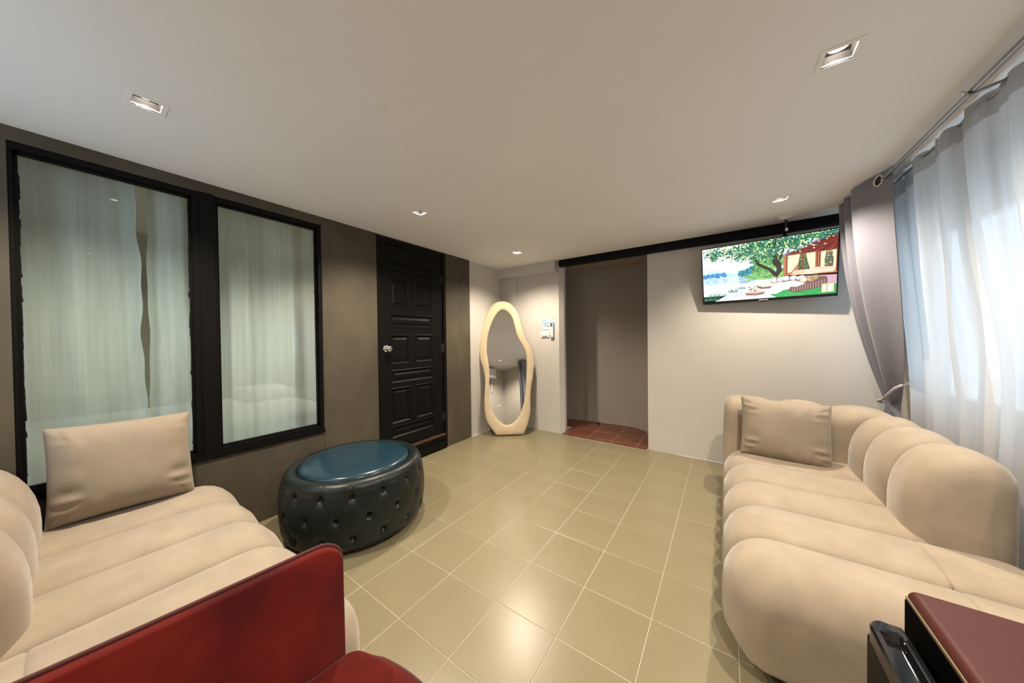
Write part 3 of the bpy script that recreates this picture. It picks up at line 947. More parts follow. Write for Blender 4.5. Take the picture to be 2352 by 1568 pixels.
pq([(.80, .82), (.90, .80), (.93, .90), (.86, .95)], (0.80, 0.72, 0.68), 0.0040)
pq([(.83, .91), (.92, .90), (.90, .97), (.84, .96)], (0.05, 0.05, 0.08), 0.0044)
k.build('printed_picture', 'print', po)
sw = thing('light_switch', 'white three gang light switch below the blue notice card', 'switch', (-0.425, YB, 1.20))
MB().rbox((-0.425, YB - 0.006, 1.238), (0.118, 0.012, 0.076), 0.005, 2).build('switch_plate', 'white_plastic', sw, True)
for a in (-0.452, -0.428, -0.404):
    MB().rbox((a, YB - 0.0135, 1.242), (0.022, 0.006, 0.046), 0.002, 2).build('rocker', 'white_plastic', sw, True)
MB().box(-0.463, -0.393, YB - 0.0132, YB - 0.0122, 1.208, 1.215).build('marking_strip', 'grey_plastic', sw)
rm = thing('remote_control', 'white air conditioner remote in a wall holder beside the light switch', 'remote', (-0.325, YB, 1.2))
MB().rbox((-0.325, YB - 0.006, 1.262), (0.044, 0.012, 0.10), 0.004, 2).build('wall_holder', 'white_plastic', rm, True)
bd = MB().rbox((-0.325, YB - 0.022, 1.301), (0.048, 0.020, 0.196), 0.006, 3).build('remote_body', 'white_plastic', rm, True)
MB().rbox((-0.325, YB - 0.0326, 1.360), (0.030, 0.002, 0.050), 0.001, 1).build('display', 'grey_plastic', bd)
for r_ in range(5):
    for c_ in range(3):
        if r_ == 1 and c_ == 1: continue
        MB().rbox((-0.337 + c_ * 0.012, YB - 0.0325, 1.318 - r_ * 0.014), (0.006, 0.002, 0.0035), 0.0009, 1).build('button', 'cord_grey', bd)
MB().box(-0.332, -0.318, YB - 0.0323, YB - 0.0318, 1.218, 1.224).build('logo_mark', 'grey_plastic', bd)

# ------------------------------------------------------------------ television
tvW, tvH = 0.885, 0.51
tc_ = Vector((1.7305, 2.556, 1.7445))
yw, tl, rl = R(-4.0), R(13.6), R(0.25)
ux = Vector((math.cos(yw), math.sin(yw), 0)); nn = Vector((math.sin(yw), -math.cos(yw), 0))
up = Vector((0, 0, 1)) * math.cos(tl) + nn * math.sin(tl)
ux, up = ux * math.cos(rl) + up * math.sin(rl), up * math.cos(rl) - ux * math.sin(rl)
nf = ux.cross(up)                     # faces the room
MT = Matrix((( ux.x, up.x, nf.x, tc_.x), (ux.y, up.y, nf.y, tc_.y), (ux.z, up.z, nf.z, tc_.z), (0, 0, 0, 1)))
tv = thing('television', 'flat television hung from the ceiling showing a lakeside terrace', 'television', (1.74, 2.56, CZ))
MB().rbox((0, 0, -0.014), (tvW, tvH, 0.026), 0.004, 2, MT).build('tv_body', 'tv_black', tv, True)
MB().rbox((0, -0.02, -0.040), (tvW * 0.8, tvH * 0.62, 0.035), 0.012, 2, MT).build('rear_housing', 'tv_black', tv, True)
pw, phh, py0 = tvW - 0.016, tvH - 0.030, 0.007
pc = MB()
layer = [0]
def tp(u, v, d): return MT @ Vector(((u - 0.5) * pw, (v - 0.5) * phh + py0, d))
def poly(pts, col, jitter=None):
    layer[0] += 1
    d = -0.0005 + 0.0012 + layer[0] * 0.0000016
    pc.add([tp(min(1, max(0, u)), min(1, max(0, v)), d) for u, v in pts], [tuple(range(len(pts)))], col=col)
rp = random.Random(5)
def blob(u, v, ru, rv, col, n=7):
    if u + ru < 0 or u - ru > 1: return
    a0 = rp.uniform(0, 6)
    poly([(u + ru * math.cos(a0 + 6.283 * k / n) * rp.uniform(.65, 1.1), v + rv * math.sin(a0 + 6.283 * k / n) * rp.uniform(.65, 1.1)) for k in range(n)], col)
def mixc(a, b, t): return tuple(x + (y - x) * t for x, y in zip(a, b))
for k in range(12):                       # sky
    v0, v1 = 0.44 + k * 0.047, 0.44 + (k + 1) * 0.047
    poly([(0, v0), (1, v0), (1, v1), (0, v1)], mixc((0.70, 0.90, 1.0), (0.95, 0.98, 1.0), k / 5 if k < 5 else 1))
for k in range(14):                       # lake
    v0, v1 = 0.10 + k * 0.026, 0.10 + (k + 1) * 0.026
    poly([(0, v0), (.55, v0), (.55, v1), (0, v1)], mixc((0.90, 0.95, 1.0), (0.62, 0.80, 1.0), k / 13))
poly([(0, .50), (.06, .60), (.13, .57), (.22, .52), (.30, .49), (.3, .46), (0, .46)], (0.55, 0.80, 0.95))
for k in range(60):
    u = rp.uniform(0, .20); blob(u, .475 + rp.uniform(-.02, .05) * (1 - abs(u - .12) * 3), .012, .025, mixc((0.04, 0.20, 0.50), (0.12, 0.38, 0.70), rp.random()))
for k in range(70):                       # reflections
    u = rp.uniform(0, .20); v = rp.uniform(.33, .44); poly([(u, v), (u + .03, v), (u + .03, v + .006), (u, v + .006)], mixc((0.18, 0.42, 0.85), (0.6, 0.8, 1), rp.random()))
for k in range(90):
    u = rp.uniform(.30, .42); v = rp.uniform(.30, .44); poly([(u, v), (u + .025, v), (u + .025, v + .006), (u, v + .006)], mixc((0.04, 0.22, 0.45), (0.35, 0.6, 0.85), rp.random()))
for k in range(120):                      # far bank trees
    u = rp.uniform(.31, .45); blob(u, .44 + rp.random() * (.07 + (u - .31) * .6), .014, .026, mixc((0.01, 0.14, 0.22), (0.05, 0.40, 0.42), rp.random()))
for k in range(160):
    u = rp.uniform(.42, .64); blob(u, .42 + rp.random() * .30, .016, .03, mixc((0.01, 0.16, 0.07), (0.22, 0.55, 0.12), rp.random()))
poly([(.34, .42), (.48, .44), (.64, .43), (.66, .30), (.44, .34), (.40, .37)], (0.20, 0.55, 0.16))
for k in range(70):
    u = rp.uniform(.36, .64); blob(u, rp.uniform(.34, .44), .016, .012, mixc((0.04, 0.26, 0.10), (0.45, 0.75, 0.25), rp.random()))
poly([(.16, .06), (.30, .20), (.50, .33), (.72, .32), (1, .28), (1, 0), (.10, 0)], (0.78, 0.84, 0.88))   # terrace
for k in range(26):
    u, v = rp.uniform(.18, .62), rp.uniform(.01, .08); blob(u, v, .03, .018, mixc((0.60, 0.70, 0.74), (0.92, 0.95, 0.98), rp.random()), 5)
poly([(.64, .34), (1, .30), (1, .17), (.80, .20)], (0.66, 0.40, 0.48))                                     # deck
poly([(.55, .06), (.66, .12), (1, .16), (1, 0), (.60, 0)], (0.03, 0.42, 0.10))
for k in range(60): blob(rp.uniform(.60, 1), rp.uniform(.0, .12), .012, .008, mixc((0.01, 0.28, 0.05), (0.18, 0.62, 0.20), rp.random()), 5)
poly([(.30, .09), (.46, .17), (.68, .15), (.60, .06)], (0.88, 0.88, 0.92))                                 # rug
# pavilion
poly([(.645, .36), (.645, .70), (1, .72), (1, .33)], (0.55, 0.19, 0.09))
poly([(.63, .70), (1, .985), (1, .70), (.80, .69)], (0.20, 0.025, 0.02))
for k in range(6): poly([(.70 + k * .05, .70), (.71 + k * .05, .70), (1, .86 + k * .005), (1, .845 + k * .005)], (0.40, 0.07, 0.04) if k % 2 else (0.06, 0.01, 0.012))
poly([(.625, .69), (.64, .69), (1, .955), (1, .99)], (0.28, 0.27, 0.55))
for u, v in ((.73, .76), (.78, .79), (.83, .82), (.88, .85), (.93, .875), (.97, .90), (.76, .73), (.85, .76), (.92, .80)): blob(u, v, .008, .011, (1, 0.92, 0.80))
poly([(.75, .42), (.75, .68), (.83, .69), (.83, .41)], (0.06, 0.12, 0.06))
poly([(.90, .42), (.90, .69), (.985, .70), (.985, .41)], (0.12, 0.12, 0.08))
for k in range(40):
    blob(rp.uniform(.76, .82), rp.uniform(.46, .66), .008, .014, mixc((0.02, 0.08, 0.03), (0.7, 0.5, 0.2), rp.random() ** 2)); blob(rp.uniform(.91, .98), rp.uniform(.46, .68), .008, .014, mixc((0.02, 0.08, 0.03), (0.8, 0.6, 0.3), rp.random() ** 2))
for a, b, s_ in ((.675, .76, 1), (.80, .86, -1), (.895, .93, 1), (.965, 1.0, -1)):
    if s_ > 0: poly([(a, .40), (a, .68), (b, .69), (b - .01, .55), (a + .028, .41)], (1.0, 0.82, 0.55))
    else: poly([(a, .69), (b, .69), (b, .40), (b - .028, .41), (a + .012, .55)], (1.0, 0.82, 0.55))
for u in (.665, .775, .868, .885, .992): poly([(u, .36), (u, .70), (u + .010, .70), (u + .010, .36)], (0.22, 0.05, 0.025))
poly([(.70, .36), (.72, .43), (.80, .43), (.86, .38), (.99, .37), (.99, .43), (.88, .45), (.84, .45), (.84, .34)], (0.95, 0.62, 0.42))
poly([(.79, .36), (.98, .35), (.98, .41), (.80, .43)], (0.92, 0.70, 0.55))
# tree
bark = (0.018, 0.010, 0.008)
poly([(.60, .34), (.635, .44), (.632, .56), (.605, .68), (.600, .80), (.612, .99), (.594, .99), (.585, .82), (.580, .72), (.565, .60), (.60, .50), (.585, .38)], bark)
poly([(.61, .40), (.55, .52), (.47, .62), (.435, .76), (.418, .92), (.405, .95), (.420, .74), (.455, .58), (.54, .48), (.58, .36)], bark)
poly([(.625, .62), (.65, .78), (.675, .97), (.662, .97), (.64, .80), (.610, .66)], bark)
poly([(.59, .70), (.54, .82), (.50, .92), (.49, .90), (.53, .80), (.575, .68)], bark)
def leaf_c():
    t = rp.random()
    return mixc((0.003, 0.06, 0.05), (0.04, 0.30, 0.15), t * 1.2) if t < .8 else mixc((0.35, 0.62, 0.18), (0.85, 0.90, 0.45), rp.random())
for cu, cv, su, sv, n in ((.36, .86, .12, .12, 330), (.52, .92, .12, .08, 260), (.70, .90, .12, .10, 330), (.88, .97, .12, .05, 240), (.15, .90, .10, .06, 110), (.50, .75, .10, .08, 120), (.10, .82, .03, .05, 45)):
    for k in range(int(n * 1.7)):
        u, v = rp.gauss(cu, su * .62), rp.gauss(cv, sv * .62)
        if v > 1.0 or u > 1.0 or u < 0: continue
        if .93 < v < .95 and rp.random() < .3: continue
        blob(u, v, rp.uniform(.005, .014), rp.uniform(.008, .020), leaf_c(), 5)
poly([(.575, .84), (.584, .84), (.600, 1.0), (.590, 1.0)], bark)
# wicker sofa
wick = (0.20, 0.10, 0.085)
poly([(.56, .20), (.60, .25), (.72, .24), (.76, .12), (.92, .19), (.945, .24), (.93, .29), (.80, .30), (.70, .30), (.55, .28), (.43, .22), (.43, .17), (.55, .17)], wick)
poly([(.68, .10), (.70, .17), (.92, .26), (.945, .22), (.93, .13), (.74, .06)], wick)
for k in range(26):
    u = .70 + k * .0088; poly([(u, .07 + (u - .7) * .28), (u + .004, .07 + (u - .7) * .28), (u + .004, .15 + (u - .7) * .40), (u, .15 + (u - .7) * .40)], (0.62, 0.42, 0.40) if k % 2 else (0.16, 0.08, 0.10))
for k in range(14):
    u = .45 + k * .0085; poly([(u, .165), (u + .004, .165), (u + .004, .21), (u, .21)], (0.55, 0.34, 0.30) if k % 2 else (0.16, 0.08, 0.10))
poly([(.42, .23), (.55, .28), (.66, .25), (.64, .21), (.50, .20)], (0.92, 0.82, 0.68))
poly([(.60, .24), (.72, .27), (.80, .20), (.74, .155), (.68, .17)], (0.96, 0.90, 0.80))
for u, v, c in ((.585, .30, (0.90, 0.86, 0.84)), (.625, .31, (0.72, 0.68, 0.72)), (.665, .315, (0.92, 0.88, 0.86)), (.715, .315, (0.80, 0.76, 0.78)), (.765, .30, (0.94, 0.88, 0.82)), (.785, .265, (0.86, 0.76, 0.62)), (.835, .27, (0.62, 0.42, 0.22)), (.86, .29, (0.50, 0.32, 0.18))):
    blob(u + .002, v - .006, .037, .052, tuple(x * .42 for x in c), 8); blob(u, v, .031, .043, c, 8)
# coffee table, flowers
poly([(.355, .12), (.37, .075), (.44, .06), (.50, .075), (.515, .12), (.44, .09)], (0.36, 0.18, 0.13))
blob(.435, .125, .082, .035, (0.75, 0.56, 0.48), 14)
for k in range(12): poly([(.362 + k * .0125, .085), (.367 + k * .0125, .08), (.367 + k * .0125, .105), (.362 + k * .0125, .11)], (0.18, 0.07, 0.06))
for k in range(26): blob(.435 + rp.gauss(0, .02), .19 + rp.gauss(0, .03), .010, .016, rp.choice([(0.95, 0.90, 0.86), (0.20, 0.35, 0.12), (0.10, 0.22, 0.08), (0.9, 0.75, 0.72)]), 6)
poly([(.425, .12), (.446, .12), (.442, .17), (.429, .17)], (0.45, 0.36, 0.33))
# lantern and reeds
poly([(.905, .02), (.985, .03), (.985, .17), (.905, .165)], (1.0, 0.80, 0.52))
blob(.945, .09, .03, .05, (1, 0.96, 0.85), 10)
for u in (.902, .938, .984): poly([(u, .02), (u + .004, .02), (u + .004, .17), (u, .17)], (0.16, 0.12, 0.10))
for v in (.02, .165): poly([(.90, v), (.988, v + .006), (.988, v + .012), (.90, v + .006)], (0.16, 0.12, 0.10))
for u in (.29, .325): poly([(u, .08), (u + .003, .08), (u + .003, .18), (u, .18)], (0.45, 0.36, 0.34))
for (a, b, v, h_, n) in ((.0, .14, .02, .10, 90), (.05, .20, .09, .12, 70), (.22, .30, .15, .10, 50), (.27, .36, .20, .07, 36)):
    for k in range(n):
        u = rp.uniform(a, b); hh = rp.uniform(.3, 1) * h_; l = rp.uniform(-.008, .012)
        poly([(u, v), (u + .003, v), (u + l, v + hh)], mixc((0.01, 0.12, 0.10), (0.12, 0.36, 0.20), rp.random()))
pc.build('screen_picture', 'tv_picture', tv)
bz = MB()
bz.box(-tvW / 2, tvW / 2, -tvH / 2, -tvH / 2 + 0.020, -0.004, 0.0045, MT).box(-tvW / 2, tvW / 2, tvH / 2 - 0.007, tvH / 2, -0.004, 0.0045, MT)
bz.box(-tvW / 2, -tvW / 2 + 0.007, -tvH / 2, tvH / 2, -0.004, 0.0045, MT).box(tvW / 2 - 0.007, tvW / 2, -tvH / 2, tvH / 2, -0.004, 0.0045, MT)
bz.build('bezel', 'tv_black', tv)
MB().box(-0.030, 0.030, -tvH / 2 + 0.006, -tvH / 2 + 0.012, 0.0045, 0.0052, MT).build('logo_mark', 'cord_grey', tv)
MB().box(-0.02, 0.02, -tvH / 2 - 0.006, -tvH / 2 + 0.001, -0.010, 0.002, MT).build('sensor_tab', 'tv_black', tv)
PX_, PY_ = 1.868, 2.50
MB().rbox((PX_ - 0.005, PY_ - 0.02, CZ - 0.006), (0.11, 0.085, 0.012), 0.003, 2).rbox((PX_ - 0.005, PY_ - 0.02, CZ - 0.016), (0.07, 0.06, 0.010), 0.003, 2).build('ceiling_plate', 'white_plastic', tv, True)
back_pt = MT @ Vector((0.13, 0.10, -0.055))
MB().tube([(PX_, PY_, CZ - 0.012), (PX_, PY_ + 0.005, CZ - 0.10), (back_pt.x, 2.60, 1.99), (back_pt.x, back_pt.y, back_pt.z)], 0.010, 12).build('mount_pole', 'tv_black', tv, True)
MB().rbox((PX_ + 0.003, PY_ - 0.006, CZ - 0.10), (0.018, 0.014, 0.026), 0.004, 2).build('cable_clip', 'white_plastic', tv, True)
MB().tube([(PX_ + 0.002, PY_ - 0.010, CZ - 0.11), (PX_ + 0.006, PY_ + 0.03, CZ - 0.15), (PX_ + 0.004, PY_ + 0.06, CZ - 0.22)], 0.003, 6).build('cable', 'tv_black', tv, True)

# ------------------------------------------------------------------ curtains on the right
RODX, RODZ = 2.212, 2.092
rod = thing('curtain_rod', 'long metal curtain rod just below the ceiling at right', 'curtain rod', (RODX, 1.0, RODZ))
MB().tube([(RODX, -0.44, RODZ), (RODX, 2.48, RODZ)], 0.0095, 14).build('front_rod', 'rod_metal', rod, True, 60)
MB().tube([(2.305, -0.40, RODZ + 0.015), (2.305, 2.46, RODZ + 0.015)], 0.006, 10).build('rear_rod', 'rod_metal', rod, True, 60)
for y in (-0.44, 2.48):
    MB().lathe([(0.010, -0.02), (0.016, -0.012), (0.016, 0.012), (0.010, 0.02)], (RODX, y, RODZ), (0, 1, 0), 14).build('finial', 'rod_metal', rod, True)
for y in (-0.415, 1.11, 2.44):
    b = MB().tube([(RX - 0.002, y, RODZ + 0.012), (2.30, y, RODZ + 0.012), (2.235, y, RODZ - 0.004), (RODX - 0.004, y, RODZ - 0.014), (RODX - 0.016, y, RODZ - 0.004)], 0.005, 8)
    b.lathe([(0.015, 0), (0.015, 0.004)], (RX - 0.006, y, RODZ + 0.012), (1, 0, 0), 12)
    bo = b.build('bracket', 'rod_metal', rod, True)
    MB().lathe([(0.004, 0), (0.004, 0.010), (0.009, 0.011), (0.009, 0.016), (0.003, 0.018)], (RODX - 0.010, y, RODZ - 0.002), (-1, 0, 0.15), 10).build('thumb_screw', 'chrome', bo, True)

def smooth01(t): t = max(0, min(1, t)); return t * t * (3 - 2 * t)
def open_spline(pts, t):
    n = len(pts) - 1
    i = min(n - 1, int(t * n)); f = t * n - i
    p1, p2 = pts[i], pts[i + 1]
    p0 = pts[max(0, i - 1)]; p3 = pts[min(n, i + 2)]
    return tuple(0.5 * ((2 * b) + (-a + c) * f + (2 * a - 5 * b + 4 * c - d) * f * f + (-a + 3 * b - 3 * c + d) * f ** 3) for a, b, c, d in zip(p0, p1, p2, p3))
def drape(name, label, top, tie, hook_y, grom):
    """top: pleat line (x, y) along the rod; tie: bundle centre (x, y) or None when it hangs straight"""
    yc = sum(p[1] for p in top) / len(top)
    root = thing(name, label, 'curtain', (2.4, yc, 0), 0, 'grey drapes on the curtain rod')
    ZT, ZTIE = RODZ + 0.040, 0.735
    def P(u, v):
        z = ZT - v * (ZT - 0.03)
        x, y = open_spline(top, u)
        if tie:
            k = (ZT - z) / (ZT - ZTIE)
            if k < 1: g = 0.5 * smooth01(k) + 0.5 * max(0, k) ** 1.7
            else: g = 1 - 0.35 * smooth01((k - 1) / 0.6)
            bx = tie[0] + (x - 2.19) * 0.42
            by = tie[1] + (u - 0.5) * 0.13
            kk = min(1, max(0, k))
            gx = kk ** 1.9 if k < 1 else g
            gy = kk ** 3.2 + (g - kk ** 3.2) * smooth01(u * 1.6) if k < 1 else g
            x, y = x + (bx - x) * gx, y + (by - y) * gy
        else:
            x += 0.02 * v
        return Vector((min(x, 2.53), y, z))
    m = MB(); m.grid(P, 120, 60)
    ob = m.build('drape_cloth', 'grey_drape', root, True, 80)
    so = ob.modifiers.new('thick', 'SOLIDIFY'); so.thickness = 0.0022
    vr = (ZT - RODZ) / (ZT - 0.03)
    for u in grom:
        c = P(u, vr); tg = (P(u + 0.01, vr) - P(u - 0.01, vr)); tg.z = 0; tg.normalize()
        nr = Vector((tg.y, -tg.x, 0))
        if nr.y > 0: nr = -nr
        ring = [c + nr * 0.003 + tg * (0.0285 * math.cos(2 * math.pi * a / 24)) + Vector((0, 0, 0.0285 * math.sin(2 * math.pi * a / 24))) for a in range(25)]
        MB().tube(ring, 0.0058, 8, cap=False).build('grommet', 'chrome', root, True, 80)
        MB().lathe([(0.026, 0), (0.0261, 0.001)], c + nr * 0.0022, nr, 20).build('grommet_opening', 'black_matt', root)
    if tie:
        tx, ty = tie
        pts = [(tx + 0.05, ty + 0.10, ZTIE - 0.016), (tx + 0.01, ty + 0.105, ZTIE - 0.015), (tx - 0.035, ty + 0.075, ZTIE - 0.010), (tx - 0.060, ty + 0.02, ZTIE + 0.004),
               (tx - 0.060, ty - 0.06, ZTIE + 0.028), (tx - 0.058, ty - 0.135, ZTIE + 0.075), (tx - 0.035, ty - 0.19, ZTIE + 0.13), (2.43, hook_y + 0.01, ZTIE + 0.17), (2.53, hook_y, ZTIE + 0.19)]
        pts = [open_spline(pts, k / 40) for k in range(41)]
        MB().tube(pts, [0.0078 + 0.0012 * (k % 2) for k in range(41)], 8).build('rope_tie', 'cord_grey', root, True, 80)
        MB().tube([(RX, hook_y, ZTIE + 0.19), (2.515, hook_y, ZTIE + 0.19), (2.51, hook_y, ZTIE + 0.215)], 0.005, 8).build('wall_hook', 'chrome', root, True)
    return root
topA = [(2.228, 1.82), (2.200, 1.915), (2.135, 2.09), (2.175, 2.145), (2.235, 2.175), (2.18, 2.215), (2.135, 2.245), (2.185, 2.28), (2.24, 2.31), (2.19, 2.345), (2.14, 2.38), (2.20, 2.43)]
drape('grey_drape', 'grey satin drape tied back beside the television wall', topA, (2.395, 2.37), 2.14, (0.085,))
topB = [(2.235, -0.175), (2.20, -0.20), (2.15, -0.225), (2.20, -0.25), (2.245, -0.275), (2.20, -0.30), (2.15, -0.325), (2.20, -0.35), (2.24, -0.375), (2.20, -0.40)]
drape('grey_drape', 'grey satin drape at the near end of the curtain rod, seen in the mirror', topB, None, 0, (0.1, 0.55))

def sheer_panel(name, label, y0, y1, ztop, zbot, seed, gap0=None, gap1=None, nfold=7):
    rnd = random.Random(seed)
    ph = [rnd.uniform(0, 6.28) for _ in range(6)]
    def P(u, v):
        z = ztop - v * (ztop - zbot)
        g = smooth01((ztop - z) / (ztop - 0.72))
        y = y0 + (y1 - y0) * u
        if gap0: y += gap0(z) * (1 - u) ** 3
        if gap1: y -= gap1(z) * u ** 3
        w = 2 * math.pi * nfold * (u + 0.035 * math.sin(9 * u + ph[1]))
        a = 0.017 + 0.017 * g + 0.008 * math.sin(5 * u + ph[2])
        x = 2.302 + 0.085 * g + a * math.sin(w + ph[0] + 0.35 * math.sin(3 * z + ph[3])) + 0.006 * math.sin(2.7 * w + ph[4]) * (1 - 0.8 * g)
        x += 0.045 * smooth01((y - 1.78) / 0.25)
        y += 0.012 * math.sin(2 * w + ph[5]) - 0.05 * g * (1 - u) * 0.4
        zz = z + (0.010 * math.sin(w * 0.5 + ph[2]) - 0.004 * math.sin(3 * w)) * max(0, 1 - v * 14)
        return Vector((min(x, 2.53), y, zz))
    root = thing(name, label, 'curtain', (2.4, (y0 + y1) / 2, 0), 0, 'white sheer curtains over the window')
    m = MB(); m.grid(P, 40 * max(3, int((y1 - y0) * 9)), 46)
    m.build('sheer_cloth', 'sheer_white', root, True, 80)
    vb = 0.088 / (ztop - zbot)
    hb = MB(); hb.grid(lambda a, b: P(a, b * vb) + Vector((-0.003, 0, 0)), 40 * max(3, int((y1 - y0) * 9)), 4)
    hb.build('heading_band', 'sheer_white', root, True, 80)
    return root
def gapf(z): return 0.055 * math.exp(-((z - 1.12) / 0.30) ** 2)
sheer_panel('sheer_curtain', 'white sheer curtain beside the grey tied-back drape', 1.47, 2.24, 2.125, 0.06, 4, gap0=gapf, nfold=4)
sheer_panel('sheer_curtain', 'white sheer curtain nearest the camera along the window', -0.10, 1.46, 2.125, 0.06, 9, gap1=gapf, nfold=9.5)

# sheers behind the interior window
def inner_sheer(label, y0, y1, e0, e1, seed, nfold):
    rnd = random.Random(seed); ph = [rnd.uniform(0, 6.28) for _ in range(6)]
    def P(u, v):
        z = 2.14 - v * (2.14 - 0.10)
        ya, yb = y0 + e0(z), y1 + e1(z)
        w = 2 * math.pi * nfold * (u + 0.05 * math.sin(6 * u + ph[1]))
        return Vector((-1.268 + 0.020 * math.sin(w + ph[0]) + 0.006 * math.sin(2.3 * w + ph[2] + z), ya + (yb - ya) * u, z))
    root = thing('sheer_curtain', label, 'curtain', (-1.268, (y0 + y1) / 2, 0.1), 0, 'sheer curtains behind the interior window')
    MB().grid(P, int(90 * (y1 - y0)) + 20, 40).build('sheer_cloth', 'sheer_inner', root, True, 80)
z_wob = lambda z: 0.006 * math.sin(9 * z) + 0.004 * math.sin(23 * z + 1)
inner_sheer('pale sheer curtain behind the left pane, left of the narrow gap', -1.06, -0.560, lambda z: 0.0, lambda z: z_wob(z) + 0.016 * smooth01((2.1 - z) / 1.2), 2, 2.2)
inner_sheer('pale sheer curtain behind the mullion, right of the narrow gap', -0.520, 0.60, lambda z: -z_wob(z) * 0.5 - 0.004, lambda z: 0.0, 6, 5.5)

# ------------------------------------------------------------------ red velvet armchair
rc_loc = Vector((0.902, -0.757, 0)); rcz = R(-6.0)
ch = thing('red_armchair', 'dark red velvet armchair with thin piped arms in the foreground', 'armchair', rc_loc, rcz)
CM = Matrix.Translation(rc_loc) @ Matrix.Rotation(rcz, 4, 'Z')
CWi, ARM_T, SEATZ, ARMZ = 0.52, 0.030, 0.435, 0.700
def arm(sx):
    xi = sx * CWi / 2; xo = sx * (CWi / 2 + ARM_T)
    # side outline in (y, z), front edge at y=+0.30, rounded top front corner
    pts = []
    yF, yB = 0.318, -0.36
    pts += [(yB, 0.12), (yF - 0.03, 0.12), (yF, 0.16), (yF + 0.004, 0.35), (yF + 0.002, 0.60)]
    for k in range(9):
        a = R(0 + 90 * k / 8)
        pts.append((yF - 0.055 + 0.057 * math.cos(a), ARMZ - 0.055 + 0.055 * math.sin(a)))
    pts += [(0.0, ARMZ + 0.002), (yB, ARMZ + 0.01)]
    cy = sum(p[0] for p in pts) / len(pts); cz = sum(p[1] for p in pts) / len(pts)
    rings = []
    for x, ins in ((xi, 0.012), (xi + sx * 0.004, 0.004), (xi + sx * 0.010, 0), (xo - sx * 0.010, 0), (xo - sx * 0.004, 0.004), (xo, 0.012)):
        rings.append([CM @ Vector((x, y + (cy - y) * ins * 3, z + (cz - z) * ins * 3)) for y, z in pts])
    mb = MB().loft(rings)
    a_ = mb.build('arm', 'red_velvet', ch, True, 50)
    for x in (xo - sx * 0.006,):
        MB().tube([CM @ Vector((x, y + 0.001, z + 0.002)) for y, z in pts[2:]], 0.0042, 8).build('piping', 'red_piping', a_, True, 80)
arm(-1); arm(1)
def cushion(name, c, d, r, parent, puff=0.0):
    return MB().rbox(c, d, r, 5, CM).build(name, 'red_velvet', parent, True, 70)
seat_mb = MB().rbox((0, -0.015, SEATZ - 0.075), (CWi - 0.006, 0.70, 0.15), (0.03, 0.03, 0.03), 5, None, 8)
for v in seat_mb.v:                     # bowed front edge
    if v.y > 0: v.y += 0.075 * (1 - (v.x / (CWi / 2)) ** 2) * (v.y / 0.335)
seat_mb.v = [CM @ v for v in seat_mb.v]
sc = seat_mb.build('seat_cushion', 'red_velvet', ch, True, 70)
pp = []
for k in range(80):
    t = 2 * math.pi * k / 79
    sx = max(-1, min(1, 1.25 * math.cos(t))); sy = max(-1, min(1, 1.25 * math.sin(t)))
    yy = -0.015 + sy * 0.342
    if yy > 0: yy += 0.075 * (1 - (sx * 0.97) ** 2) * (yy / 0.335)
    pp.append(CM @ Vector((sx * (CWi / 2 - 0.012), yy, SEATZ - 0.010)))
MB().tube(pp, 0.004, 8, cap=False).build('piping', 'red_piping', sc, True, 80)
MB().rbox((0, -0.01, 0.19), (CWi, 0.64, 0.14), 0.02, 2, CM).build('seat_base', 'red_velvet', ch, True)
bkb = MB().rbox((0, -0.40, 0.50), (CWi + 2 * ARM_T, 0.11, 0.76), (0.05, 0.05, 0.05), 5, CM @ Matrix.Rotation(R(0), 4, 'X'))
bkb.build('backrest', 'red_velvet', ch, True, 70)
for sx in (-1, 1):
    for y in (-0.38, 0.24):
        MB().tube([CM @ Vector((sx * 0.25, y, 0.13)), CM @ Vector((sx * 0.265, y, 0.0))], [0.018, 0.012], 12).build('leg', 'black_matt', ch, True)

# ------------------------------------------------------------------ compact fridge
FX, FY1, FZ = 1.812, 0.330, 0.600
fg = thing('mini_fridge', 'compact dark red fridge with glossy black door cap beside the sofa end', 'fridge', (2.05, 0.07, 0))
FD, FW = 0.46, 0.47
FYm = FY1 - FW / 2
MB().rbox((FX + FD / 2, FYm, 0.30 + 0.014), (FD, FW, 0.572), (0.018, 0.018, 0.018), 4).build('cabinet', 'fridge_red', fg, True, 60)
MB().box(FX - 0.0015, FX + 0.03, FY1 - FW + 0.014, FY1 - 0.010, 0.05, 0.583).build('lip_reflection', 'lip_reflection_beige', fg)  # beige strip painting the reflection below the red top's lip
MB().box(FX - 0.004, FX + 0.03, FY1 - FW + 0.018, FY1 - 0.014, 0.05, 0.576).build('front_recess', 'fridge_black', fg)
DX0, DX1, DZT = 1.734, 1.797, 0.530
MB().box(DX1 - 0.002, FX - 0.003, FY1 - FW + 0.02, FY1 - 0.07, 0.06, 0.47).build('door_gasket', 'fridge_black', fg)
dr = MB().rbox(((DX0 + DX1) / 2, FY1 - 0.05 - FW / 2 + 0.02, 0.275), (DX1 - DX0, FW - 0.06, 0.45), 0.010, 3).build('door', 'fridge_door', fg, True)
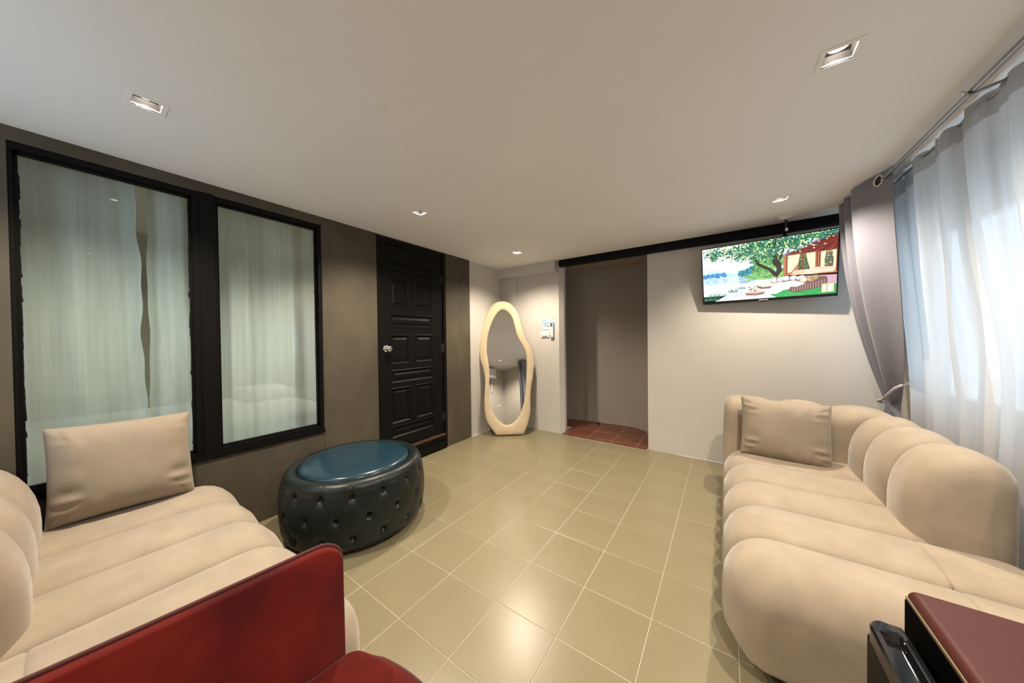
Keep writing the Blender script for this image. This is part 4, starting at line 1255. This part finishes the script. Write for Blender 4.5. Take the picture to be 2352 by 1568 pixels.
# glossy cap on the door: rounded end, grip channel along it
YE = FY1 - 0.056
rings = []
def cap_sec(y, w0, w1, zt, ch_):
    xa, xb = w0, w1
    return [Vector(p) for p in ((xa, y, 0.495), (xb, y, 0.495), (xb, y, zt - 0.006), (xb - 0.004, y, zt), (xb - 0.016, y, zt), (xb - 0.021, y, zt - ch_), (xa + 0.018, y, zt - ch_), (xa + 0.013, y, zt), (xa + 0.004, y, zt), (xa, y, zt - 0.005))]
for dy, sh in ((0.0, 0.018), (0.004, 0.011), (0.010, 0.006), (0.018, 0.002), (0.030, 0.0)):
    rings.append(cap_sec(YE - dy, DX0 + sh, DX1 - sh * 0.15, DZT, 0.0005))
rings.append(cap_sec(YE - 0.034, DX0, DX1, DZT, 0.002))
rings.append(cap_sec(YE - 0.044, DX0, DX1, DZT, 0.016))
rings.append(cap_sec(FY1 - FW + 0.05, DX0, DX1, DZT, 0.018))
rings.append(cap_sec(FY1 - FW + 0.03, DX0, DX1, DZT, 0.001))
MB().loft(rings).build('door_cap', 'gloss_black', dr, True, 35)
for y in (FY1 - 0.05, FY1 - FW + 0.05):
    for x in (FX + 0.05, FX + FD - 0.05):
        MB().lathe([(0.016, 0), (0.018, 0.03)], (x, y, 0), n=14).build('foot', 'black_matt', fg)

# ------------------------------------------------------------------ things seen in the mirror
ac = thing('air_conditioner', 'white wall air conditioner seen reflected in the leaning mirror', 'air conditioner', (1.73, FY, 1.78))
MB().rbox((1.73, FY + 0.10, 1.95), (0.80, 0.20, 0.29), (0.03, 0.05, 0.04), 4).build('ac_body', 'white_plastic', ac, True, 60)
MB().box(1.37, 2.09, FY + 0.12, FY + 0.199, 1.797, 1.815).build('air_outlet', 'black_matt', ac)
MB().rbox((1.73, FY + 0.185, 1.800), (0.70, 0.05, 0.006), 0.002, 1).build('louvre', 'white_plastic', ac)
st_ = MB().add([(2.1315, FY + 0.06, 1.99), (2.1315, FY + 0.12, 1.99), (2.1315, FY + 0.12, 2.06), (2.1315, FY + 0.06, 2.06)], [(0, 1, 2, 3)], col=(0.8, 0.76, 0.70))
st_.add([(2.132, FY + 0.09 + 0.02 * math.cos(k * 0.6283), 2.03 + 0.02 * math.sin(k * 0.6283)) for k in range(10)], [tuple(range(10))], col=(0.50, 0.33, 0.10))
st_.add([(2.1323, FY + 0.09 + 0.010 * math.cos(k * 0.6283), 2.03 + 0.012 * math.sin(k * 0.6283)) for k in range(10)], [tuple(range(10))], col=(0.55, 0.10, 0.06))
st_.build('energy_sticker', 'print', ac)
MB().tube([(2.08, FY + 0.02, 1.81), (2.08, FY + 0.02, 1.45)], 0.016, 10).build('pipe_cover', 'white_plastic', ac, True)
sk = thing('wall_socket', 'white wall socket seen reflected in the leaning mirror', 'socket', (2.355, FY, 1.05))
MB().rbox((2.355, FY + 0.005, 1.095), (0.085, 0.010, 0.085), 0.004, 2).build('socket_plate', 'white_plastic', sk, True)
MB().rbox((2.355, FY + 0.0105, 1.095), (0.036, 0.004, 0.05), 0.002, 1).build('socket_insert', 'white_plastic', sk)
for dx in (-0.006, 0.006):
    MB().box(2.355 + dx - 0.0015, 2.355 + dx + 0.0015, FY + 0.0123, FY + 0.0128, 1.09, 1.10).build('slot', 'black_matt', sk)
